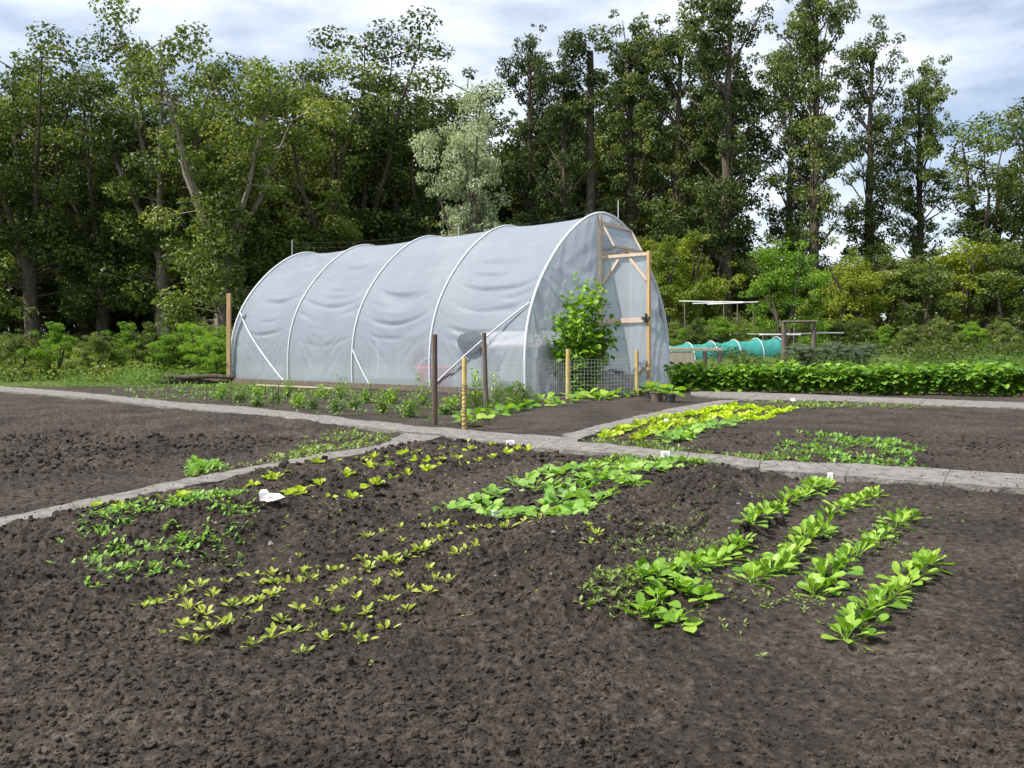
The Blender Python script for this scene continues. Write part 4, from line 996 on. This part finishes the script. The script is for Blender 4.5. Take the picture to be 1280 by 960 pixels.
def shed(px0, px1, top, Y, label, wall='shed_wood', roof='roof_grey', win=True):
    x0, x1 = ap(px0, Y), ap(px1, Y); xc = (x0+x1)/2; z0 = gz(xc, Y); w = x1-x0; h = za(top, Y)-z0; root = empty('shed', (xc, Y, z0)); tag(root, label, 'shed'); d = 1.8
    b = MB(); b.box((0, d/2, h*.4), (w, d, h*.8)); b.build('wall', M[wall], root)
    b = MB(); ov = .12; V = [(-w/2-ov,-ov,h*.78),(w/2+ov,-ov,h*.78),(w/2+ov,d+ov,h*.78),(-w/2-ov,d+ov,h*.78),(-w/2-ov,d/2,h),(w/2+ov,d/2,h)]
    V = np.array(V); b.add(V, [(0,1,5,4),(2,3,4,5)]); b.add(V, [(3,0,4),(1,2,5)]); b.add(V - (0,0,.004), [(3,2,1,0)]); b.build('roof', M[roof], root)
    if win:
        b = MB(); b.box((-w*.18, -.012, h*.45), (w*.3, .03, h*.3)); f = b.build('window', M['white'], root); b = MB(); b.box((-w*.18, -.03, h*.45), (w*.3-.1, .012, h*.3-.1)); o = b.build('pane', M['glass'], f)
shed(828, 868, 400, 31, 'small dark garden shed beyond the teal net tunnel')
shed(1034, 1075, 352, 38, 'grey roofed shed among trees at the right edge')
shed(920, 962, 396, 34, 'low grey roofed shed behind the pole rack', 'roof_grey')
def white_bench():
    Y = 25.5; x = ap(935, Y); root = empty('white_table', (x, Y, gz(x, Y)), .2); tag(root, 'small white garden table among the far plots', 'table')
    b = MB(); b.box((0,0,.62), (1.0,.5,.04)); bevel(b.build('table_top', M['white'], root))
    for sx in (-.42,.42):
        for sy in (-.2,.2): b = MB(); b.bar((sx,sy,0),(sx*.9,sy,.6),.04,.04); b.build('leg', M['white'], root)
white_bench()
for k, (px, py, Y, w) in enumerate([(975, 418, 24, 1.1), (1003, 417, 26, .9), (1033, 416, 26, 1.0)]):
    x = ap(px, Y); z = za(py, Y); g = gz(x, Y); root = empty('white_plank_trestle', (x, Y, g)); tag(root, ['white plank on low trestles left of the thick posts','white plank on trestles seen between the thick posts','white plank on trestles right of the thick posts'][k], 'trestle')
    b = MB(); b.box((0,0,z-g), (w,.25,.04)); b.build('plank', M['white'], root)
    for sx in (-.4*w, .4*w): b = MB(); b.bar((sx,0,0),(sx,0,z-g-.02),.05,.05); b.build('leg', M['wood_grey'], root)

# ------------------------------------------------------------------ TREES
def scatter_leaves(b, C, rad, n, size, flat=.6, aspect=.75):
    """n leaf blades around the centres C (k,3) with radii rad (k,)"""
    k = len(C); pw_ = rad ** 2.2 / np.sum(rad ** 2.2); idx = rng.choice(k, n, p=pw_); d = rng.normal(0, 1, (n, 3)); d /= np.linalg.norm(d, axis=1)[:, None]
    r = rad[idx] * rng.uniform(.15, 1, n) ** .5; P = C[idx] + d * r[:, None] * np.array([1, 1, flat])
    nrm = d * .6 + rng.normal(0, .6, (n, 3)) + np.array([0, 0, .7]); nrm /= np.linalg.norm(nrm, axis=1)[:, None]
    t = np.cross(nrm, rng.normal(0, 1, (n, 3))); t /= np.linalg.norm(t, axis=1)[:, None]; s = np.cross(nrm, t)
    L = size * rng.uniform(.6, 1.3, n)[:, None]; Wd = L * aspect
    v0 = P - t*L*.5; v2 = P + t*L*.5 - nrm*L*.15; v1 = P + s*Wd*.5 + nrm*L*.1 + t*L*.08; v3 = P - s*Wd*.5 + nrm*L*.1 + t*L*.08
    V = np.stack([v0, v1, v2, v3], 1).reshape(-1, 3); F = np.arange(4*n).reshape(-1, 4)
    cv = rng.uniform(0, 1, k)[idx] * .5 + rng.uniform(0, 1, n) * .5
    b.add(V, F, np.clip(cv, 0, 1))
def make_tree(kind, H, seed):
    global rng
    random.seed(seed); rng = np.random.default_rng(seed)
    T = MB(); Cn = MB(); cs = []; rs = []
    if kind == 'poplar':
        tr = .24; lx = U_(-.3,.3); pts = [Vector((lx*q*q + U_(-.05,.05), U_(-.1,.1)*q, H*.96*q)) for q in np.linspace(0, 1, 12)]
        T.tube(pts, [tr*(1.1-q)**.8 + .02 for q in np.linspace(0,1,12)], 10)
        z = H * .30
        while z < H:
            q = z / H; rr = 2.1 * math.sin(math.pi * min(1, (q - .22) / .8)) ** .6 + .3
            for _ in range(random.randint(2, 3)):
                az = U_(0, 6.28); r = rr * U_(.25, 1); c = Vector((lx*q*q + r*math.cos(az), r*math.sin(az), z + r*U_(.2,.7)))
                i = min(10, int(q*11)); st = pts[i]; T.tube([st, st.lerp(c, .5) + Vector((0,0,-.1)), c], [.05, .03, .012], 5, cap=False)
                for _k in range(5):
                    e = st.lerp(c, U_(.45, 1.15)) + Vector((U_(-.45,.45), U_(-.45,.45), U_(-.3,.45))); cs.append(tuple(e)); rs.append(U_(.16, .5))
                    if _k < 3: T.tube([c.lerp(st, .3), e], [.012, .005], 4, cap=False)
            z += U_(.28, .5)
        # low sprouts
        for _ in range(6):
            az = U_(0,6.28); z = U_(H*.18, H*.32); c = (1.0*math.cos(az), 1.0*math.sin(az), z); T.tube([(0,0,z+.3),(c[0]*.5,c[1]*.5,z+.2),c],[.03,.02,.008],5,cap=False); cs.append(c); rs.append(U_(.3,.55))
        n, size = 17000, .125
    elif kind == 'broad':
        tr = .22; fork = H * .28; pts = [Vector((U_(-.08,.08), U_(-.08,.08), fork*q)) for q in np.linspace(0,1,5)]; T.tube(pts, [tr*(1.15-.25*q) for q in np.linspace(0,1,5)], 10)
        for k in range(7):
            az = k*2.4 + U_(-.4,.4); lean = U_(.15,.55); hh = H*U_(.45,.68); p = pts[-1].copy() - Vector((0,0,fork*U_(0,.25))); br = [p.copy()]
            for j in range(6):
                p = p + Vector((math.cos(az)*lean*hh/6 + U_(-.15,.15), math.sin(az)*lean*hh/6 + U_(-.15,.15), hh/6)); br.append(p.copy())
            T.tube(br, [.11*(1.15-q) for q in np.linspace(0,1,7)], 7, cap=False)
            for j in range(1, 7):
                for _ in range(3):
                    az2 = U_(0,6.28); r = U_(.3,1.2); c = br[j] + Vector((r*math.cos(az2), r*math.sin(az2), U_(-.3,.6))); T.tube([br[j], c], [.025,.008], 4, cap=False); cs.append(tuple(c)); rs.append(U_(.2,.75))
        for _ in range(34):   # low skirts
            az = U_(0,6.28); r = U_(.6,2.2); z = H*U_(.10,.42); cs.append((r*math.cos(az), r*math.sin(az), z)); rs.append(U_(.35,.7)); T.tube([(0,0,z*.85),(r*math.cos(az), r*math.sin(az), z)],[.03,.008],4,cap=False)
        n, size = 19000, .125
    else:  # small rounded tree / shrub
        tr = .05 * H/4; 
        for k in range(6):
            az = k*1.05*2; br = [Vector((0,0,0))]
            for j in range(5): br.append(Vector((math.cos(az)*H*.06*(j+1)*U_(.6,1.2), math.sin(az)*H*.06*(j+1)*U_(.6,1.2), H*.17*(j+1))))
            T.tube(br, [tr*(1.1-q)+.008 for q in np.linspace(0,1,6)], 6, cap=False)
        for _ in range(85):
            az = U_(0,6.28); el = U_(-.1,1.5); r = U_(.45,1)*(1+.2*math.sin(3*az+seed)); cs.append((math.cos(az)*math.cos(el)*H*.38*r, math.sin(az)*math.cos(el)*H*.38*r, H*.42 + math.sin(el)*H*.50*r)); rs.append(H*U_(.05,.10))
        for _ in range(30):
            az = U_(0,6.28); r = U_(.1,.36)*H; cs.append((math.cos(az)*r, math.sin(az)*r, H*U_(.04,.4))); rs.append(H*U_(.05,.10))
        n, size = 11500, .028 * H ** .5 * 1.5
    scatter_leaves(Cn, np.array(cs), np.array(rs), n, size)
    return T, Cn
TREE = {}
for k in range(4):
    TREE['poplar', k] = [b.mesh(f'poplar_{nm}', M['bark'], s) for b, nm, s in zip(make_tree('poplar', 12, 100+k), ('trunk','crown'), (True, False))]
for k in range(4):
    TREE['broad', k] = [b.mesh(f'broad_{nm}', M['bark'], s) for b, nm, s in zip(make_tree('broad', 10, 200+k), ('trunk','crown'), (True, False))]
for k in range(4):
    TREE['small', k] = [b.mesh(f'small_{nm}', M['bark'], s) for b, nm, s in zip(make_tree('small', 4, 300+k), ('trunk','crown'), (True, False))]
random.seed(11); rng = np.random.default_rng(11)
_crowns = {}
def tree(px, Y, kind, h, leafm, label, name=None, group=None, wide=1.0, v=None, bark='bark', rz=None):
    x = ap(px, Y); z = gz(x, Y); v = random.randint(0, 3) if v is None else v; H0 = {'poplar': 12, 'broad': 10, 'small': 4}[kind]
    nm = name or {'poplar': 'poplar_tree', 'broad': 'broadleaf_tree', 'small': 'shrub'}[kind]
    root = empty(nm, (x, Y, z), U_(0, 6.28) if rz is None else rz); s = h / H0; root.scale = (s*wide, s*wide, s)
    T, Cn = TREE[kind, v]
    key = (kind, v, leafm)
    if key not in _crowns:
        c = Cn.copy(); c.materials.clear(); c.materials.append(M[leafm]); _crowns[key] = c
    keyt = (kind, v, bark)
    if keyt not in _crowns:
        c = T.copy(); c.materials.clear(); c.materials.append(M[bark]); _crowns[keyt] = c
    for n_, me in (('trunk', _crowns[keyt]), ('crown', _crowns[key])):
        o = bpy.data.objects.new(n_, me); col.objects.link(o); o.parent = root
    return tag(root, label, 'tree' if kind != 'small' else ('tree' if name and 'tree' in name else 'shrub'), group)
# front belt
FRONT = [
 (-70, 34, 'broad', 11.5, 'crown_mid', 'broad green tree at the far left edge of the view'),
 (40, 33, 'broad', 12, 'crown_mid', 'leafy tree second from the left in the front belt'),
 (130, 34, 'broad', 11, 'crown_dark', 'dark leafy tree third from the left in the front belt'),
 (205, 33, 'broad', 12.5, 'crown_mid', 'bushy tree left of the pale trunked tree'),
 (277, 30, 'broad', 11.5, 'crown_mid', 'tree with pale grey trunk just left of the tunnel'),
 (335, 35, 'broad', 12.5, 'crown_mid', 'dense tree behind the far left hoop'),
 (400, 33, 'broad', 12, 'crown_mid', 'dense tree with yellowish clumps behind the tunnel far end'),
 (455, 36, 'broad', 13, 'crown_dark', 'dark trunked tree behind the middle of the tunnel'),
 (512, 36, 'broad', 12, 'crown_dark', 'tree with forked dark trunk left of the pale willow'),
 (665, 38, 'poplar', 13.5, 'crown_dark', 'dark poplar directly right of the pale willow'),
 (705, 36, 'poplar', 12, 'crown_dark', 'poplar with sprouts left of the bare dark trunk'),
 (790, 36, 'poplar', 13.5, 'crown_dark', 'poplar behind the tunnel apex and open vent'),
 (845, 35, 'poplar', 13, 'crown_dark', 'leafy poplar between the apex and twin trunks'),
 (887, 37, 'poplar', 13.5, 'crown_dark', 'slimmer trunked poplar at the left of the twin trunks'),
 (907, 33, 'poplar', 14, 'crown_dark', 'stout trunked poplar at the right of the twin trunks'),
 (1017, 33, 'poplar', 14, 'crown_dark', 'stout dark poplar near the right edge of the sky gap'),
 (1085, 36, 'poplar', 13, 'crown_dark', 'poplar first beyond the stout dark one on the right'),
 (1150, 37, 'poplar', 12, 'crown_mid', 'poplar second beyond the stout dark one on the right'),
 (1235, 36, 'broad', 10, 'crown_mid', 'broad green tree near the right edge of the view'),
 (1320, 35, 'broad', 11, 'crown_dark', 'dark tree at the far right edge of the view'),
]
for px, Y, k, h, m, lb in FRONT:
    tree(px, Y, k, h, m, lb, bark='bark_pale' if px in (277, 205) else 'bark', group='tall trees in the front belt', wide=(.86 if 770 < px < 912 else .74) if k == 'poplar' else 1.0)
tree(588, 30, 'broad', 10.0, 'crown_pale', 'pale silvery leaved willow behind the tunnel ridge', 'willow_tree', wide=.72)
tree(986, 38, 'poplar', 13.5, 'crown_dark', 'poplar with lighter bare trunk left of the stout dark one', wide=.7, bark='bark_pale')
# bare dark trunk seen in the gap above the apex
def bare_trunk():
    Y = 36; x = ap(738, Y); root = empty('bare_trunk_tree', (x, Y, gz(x, Y))); tag(root, 'tall straight dark trunk with few leaves above the tunnel apex', 'tree')
    b = MB(); b.tube([(U_(-.03,.03), 0, z) for z in np.linspace(-.1, 12.5, 12)], [.27*(1-.045*k) for k in range(12)], 10); b.build('trunk', M['bark'], root, smooth=True)
    b = MB(); C = np.array([(U_(-1,1), U_(-1,1), U_(9.8,13)) for _ in range(14)]); scatter_leaves(b, C, np.full(14, .6), 2200, .15); b.build('crown', M['crown_dark'], root)
bare_trunk()
def low_limb():
    t = [o for o in col.objects if o.get('label', '').startswith('stout trunked poplar')][0]; Y = 33
    P = [Vector((ap(px, Y), Y - .1, za(py, Y))) for px, py in ((905,330),(896,322),(886,316),(870,310),(855,303),(838,298))]
    b = MB(); b.tube(P, [.13,.11,.09,.07,.05,.03], 8)
    o = b.build('low_limb', M['bark'], smooth=True); o.parent = t; o.matrix_parent_inverse = (Matrix.Translation(t.location) @ t.rotation_euler.to_matrix().to_4x4() @ Matrix.Diagonal((*t.scale, 1))).inverted()
    b = MB(); C = np.array([tuple(p + Vector((U_(-.5,.5), U_(-.4,.4), U_(-.1,.8)))) for p in P[2:] for _ in range(5)]); scatter_leaves(b, C, np.full(len(C), .4), 1500, .13)
    q = b.build('limb_leaves', M['crown_dark'], parent=o)
low_limb()
# deeper belts: nothing tells these apart
random.seed(21)
for px in range(-160, 800, 46):
    tree(px + U_(-12,12), U_(42, 47), 'broad', U_(11, 14), random.choice(['crown_dark','crown_mid']), 'dark woodland tree deep behind the front belt on the left', group='deeper trees behind the front belt', wide=1.15)
for px in range(-160, 850, 50):
    tree(px + U_(-12,12), U_(56, 62), 'broad', U_(12, 14), 'crown_dark', 'dark woodland tree deep behind the front belt on the left', group='deeper trees behind the front belt', wide=1.35)
for px in (690, 725, 770, 812, 850, 885):
    tree(px, U_(44, 48), 'poplar', U_(12, 14), 'crown_dark', 'dark poplar standing behind the front poplars', 'poplar_tree', group='deeper poplars behind the front poplars', wide=1.1)
# undergrowth below the trees
for px in range(-200, 800, 36):
    tree(px, U_(64, 68), 'small', U_(4.5, 6), 'crown_dark', 'dark hedge shrub at the very back of the wood', group='hedge shrubs at the back of the wood', wide=1.5)
for px in range(-140, 560, 30):
    tree(px + U_(-8,8), U_(33.5, 39), 'small', U_(2.6, 4.2), random.choice(['crown_mid','crown_dark','crown_dark']), 'dark undergrowth shrub below the trees left of the tunnel end', group='undergrowth shrubs below the trees', wide=1.2)
for px in range(560, 830, 34):
    tree(px, U_(38, 42), 'small', U_(2.8, 4.4), 'crown_dark', 'undergrowth shrub hidden behind the tunnel', group='undergrowth shrubs behind the tunnel', wide=1.2)
# shrubs and small trees of the right side
RS = [(838,30,4.1,'crown_olive','olive green shrub right of the tunnel end',1.1),(866,32,4.4,'crown_olive','olive green shrub behind the twin trunks',1.15),(812,33,4.2,'crown_olive','olive shrub half hidden by the tunnel end',1.1),
 (928,34,5.0,'crown_mid','mid green small tree behind the white table',1.1),(955,36,4.6,'crown_olive','brownish green shrub below the hanging poplar branch',1.1),
 (984,26,3.7,'crown_lime','bright green small tree left of the far right posts',1.0),(1030,34,3.8,'crown_mid','green shrub right of the bright small tree',1.1),
 (1062,31,3.8,'crown_olive','olive shrub beyond the right thick post',1.1),(1100,33,4.2,'crown_mid','green shrub first past the olive shrub at the right',1.2),(1150,31,3.6,'crown_mid','green shrub second past the olive shrub at the right',1.2),(1200,33,4.4,'crown_olive','olive shrub near the right end of the far plots',1.2),(1260,32,4.2,'crown_mid','green shrub at the right end of the far plots',1.2),
 (895,36,3.6,'crown_mid','green shrub directly behind the pole rack',1.3)]
for px, Y, h, m, lb, wd in RS: tree(px, Y, 'small', h, m, lb, 'small_tree' if 'small tree' in lb else 'shrub', wide=wd)
for k, px in enumerate(range(800, 1320, 40)):
    tree(px + U_(-8,8), U_(44, 50), 'small', U_(4.5, 5.5), random.choice(['crown_mid','crown_olive']), 'far hedge shrub closing the plots below the sky', group='far hedge shrubs on the right', wide=1.6)
# far vegetable plants on the right plots
LOW = [(856,25.5,.9),(872,25,1.1),(888,26,1.0),(902,25.2,1.2),(916,26,1.1),(930,25,.8),(944,26.5,1.0),(958,25.4,.9),(925,29,1.3),(880,29,1.3),(850,28.5,1.2),(905,30,1.5),(945,30,1.3),(968,28,1.2),(1003,28,1.3),(1025,28.5,1.2),(1048,27,1.1),(1075,27,1.2),(1105,28,1.1),(1140,27,1.1),(1175,27,1.3),(1215,27,1.1),(1255,27,1.2),(840,27,1.0)]
for k, (px, Y, h) in enumerate(LOW):
    tree(px, Y, 'small', h, 'crown_mid' if k % 3 else 'crown_lime', f'leafy low shrub, {ORD[k]} among the far vegetable plots', 'garden_shrub', group='low shrubs on the far vegetable plots', wide=1.25)
for k, (px, Y, h) in enumerate([(998,20.2,.62),(1008,20.4,.55),(1030,20.2,.6),(1045,20.6,.62),(1062,20.4,.6),(1082,20.6,.6)]):
    tree(px, Y, 'small', h, 'grey_herb', ['grey green lavender clump at the left between the thick posts','grey green lavender clump at the right between the thick posts','grey lavender clump just right of the thick posts','grey lavender clump second right of the posts','grey lavender clump third right of the posts','grey lavender clump fourth right of the posts'][k], 'lavender_bush', wide=1.5)
# left garden beside the tunnel
for k, (px, Y, h, m) in enumerate([(246,20.5,.95,'crown_lime'),(262,20,.85,'crown_lime'),(276,19.7,.8,'crown_lime'),(230,21,1.0,'crown_lime'),(212,20.5,.9,'crown_lime'),(190,21,1.0,'crown_mid'),(160,21,1.0,'crown_lime'),(120,20.6,.9,'crown_mid'),(70,21,1.0,'crown_lime'),(20,21,.9,'crown_mid'),(262,24.5,1.2,'crown_mid'),(284,24,1.1,'crown_lime'),(240,25.5,1.2,'crown_mid')]):
    tree(px, Y, 'small', h * 1.45, m, f'leafy raspberry shrub, {ORD[k]} in the patch left of the tunnel', 'raspberry_shrub', group='raspberry shrubs left of the tunnel', wide=1.2)
# plants inside the tunnel near the end
for k, (a, s, h) in enumerate([(.6, -1.2, .9), (1.5, .2, 1.2), (.9, .9, 1.1), (3.5, .8, 1.0), (5.5, .6, .9)]):
    p = tw(a, s, 0); root = tree(640, 20, 'small', h, 'crown_mid', f'green tomato plant, {ORD[k]} from the door inside the tunnel', 'tomato_plant', wide=.8); root.location = (p[0], p[1], .82 if k == 0 else 0)
    if k == 0: root.scale = tuple(.5 * q for q in root.scale)

def rough_growth(x0, x1, y0, y1, n, size, m, label):
    b = MB(); k = n // 22; C = np.stack([rng.uniform(x0, x1, k), rng.uniform(y0, y1, k)], -1); C = C[vnoise(C[:,0]*.9, C[:,1]*.9, 66) + rng.uniform(-.2, .2, len(C)) > .36]
    z = ground(C[:,0], C[:,1], False); hh = .08 + .38 * fbm(C[:,0]*.6, C[:,1]*.6, 2, 67)**1.5; scatter_leaves(b, np.column_stack([C, z + hh*.6]), .12 + hh*.7, n, size, .9, .4)
    tag(b.build('rough_weeds', M[m]), label, 'weeds', kind='stuff')
rough_growth(-24, -6.6, 19.6, 36, 60000, .11, 'crown_mid', 'tangled weeds and long grass left of the tunnel')
rough_growth(5.2, 26, 19.4, 36, 60000, .10, 'crown_mid', 'tangled greenery between the far vegetable plots')
rough_growth(4.6, 22, 15.4, 19.5, 26000, .07, 'herb', 'short weeds behind the bean row')
rough_growth(-24, -7.2, 16.6, 19.5, 14000, .07, 'herb', 'short weeds beyond the path at the far left')

# ------------------------------------------------------------------ sky, sun, camera
w = bpy.data.worlds.new('World'); scene.world = w; w.use_nodes = True; nt = w.node_tree; L = nt.links; nt.nodes.clear()
SUN_EL = 54; to_sun = Vector((-.88, -.36, 0)).normalized()
sky = N(nt, 'ShaderNodeTexSky'); sky.sky_type = 'NISHITA'; sky.sun_disc = False; sky.sun_elevation = R(SUN_EL)
sky.sun_rotation = math.atan2(to_sun.x, to_sun.y) ; sky.air_density = 1.0; sky.dust_density = 1.2; sky.ozone_density = 1.0
tc = N(nt, 'ShaderNodeTexCoord'); mp = N(nt, 'ShaderNodeMapping'); mp.inputs['Scale'].default_value = (1, 1, 3.2); L.new(tc.outputs['Generated'], mp.inputs['Vector'])
cn = N(nt, 'ShaderNodeTexNoise', Scale=2.2, Detail=7.0, Roughness=.55); L.new(mp.outputs[0], cn.inputs['Vector'])
cr = N(nt, 'ShaderNodeValToRGB'); cr.color_ramp.elements[0].position = .36; cr.color_ramp.elements[1].position = .70; L.new(cn.outputs['Fac'], cr.inputs[0])
mx = N(nt, 'ShaderNodeMixRGB'); mx.inputs[2].default_value = (10.2, 10.5, 11.4, 1); L.new(cr.outputs[0], mx.inputs[0]); L.new(sky.outputs[0], mx.inputs[1])
bg = N(nt, 'ShaderNodeBackground', Strength=.10); L.new(mx.outputs[0], bg.inputs[0]); wo = N(nt, 'ShaderNodeOutputWorld'); L.new(bg.outputs[0], wo.inputs[0])
sl = bpy.data.lights.new('sun', 'SUN'); sl.energy = 5.0; sl.angle = R(.53); sl.color = (1, .95, .87); so = bpy.data.objects.new('sun', sl); col.objects.link(so)
dv = Vector((to_sun.x * math.cos(R(SUN_EL)), to_sun.y * math.cos(R(SUN_EL)), math.sin(R(SUN_EL)))); so.rotation_euler = dv.to_track_quat('Z', 'Y').to_euler(); so.location = (0, 0, 30)

cam = bpy.data.cameras.new('camera'); co = bpy.data.objects.new('camera', cam); col.objects.link(co); co.location = (0, 0, CAMH); co.rotation_euler = (math.pi/2, 0, 0)
cam.sensor_width = 36; cam.lens = FPX / 1280 * 36; cam.shift_y = -(480 - HOR) / 1280; cam.clip_end = 2000; cam.clip_start = .05
scene.camera = co
vs = scene.view_settings; vs.view_transform = 'Standard'; vs.look = 'None'; vs.gamma = 1; vs.exposure = .56; vs.use_curve_mapping = False
cy = scene.cycles; cy.use_denoising = True; cy.max_bounces = 6; cy.transparent_max_bounces = 8; cy.diffuse_bounces = 3; cy.glossy_bounces = 2; cy.transmission_bounces = 4
cy.use_adaptive_sampling = True; cy.adaptive_threshold = .02; cy.caustics_reflective = False; cy.caustics_refractive = False
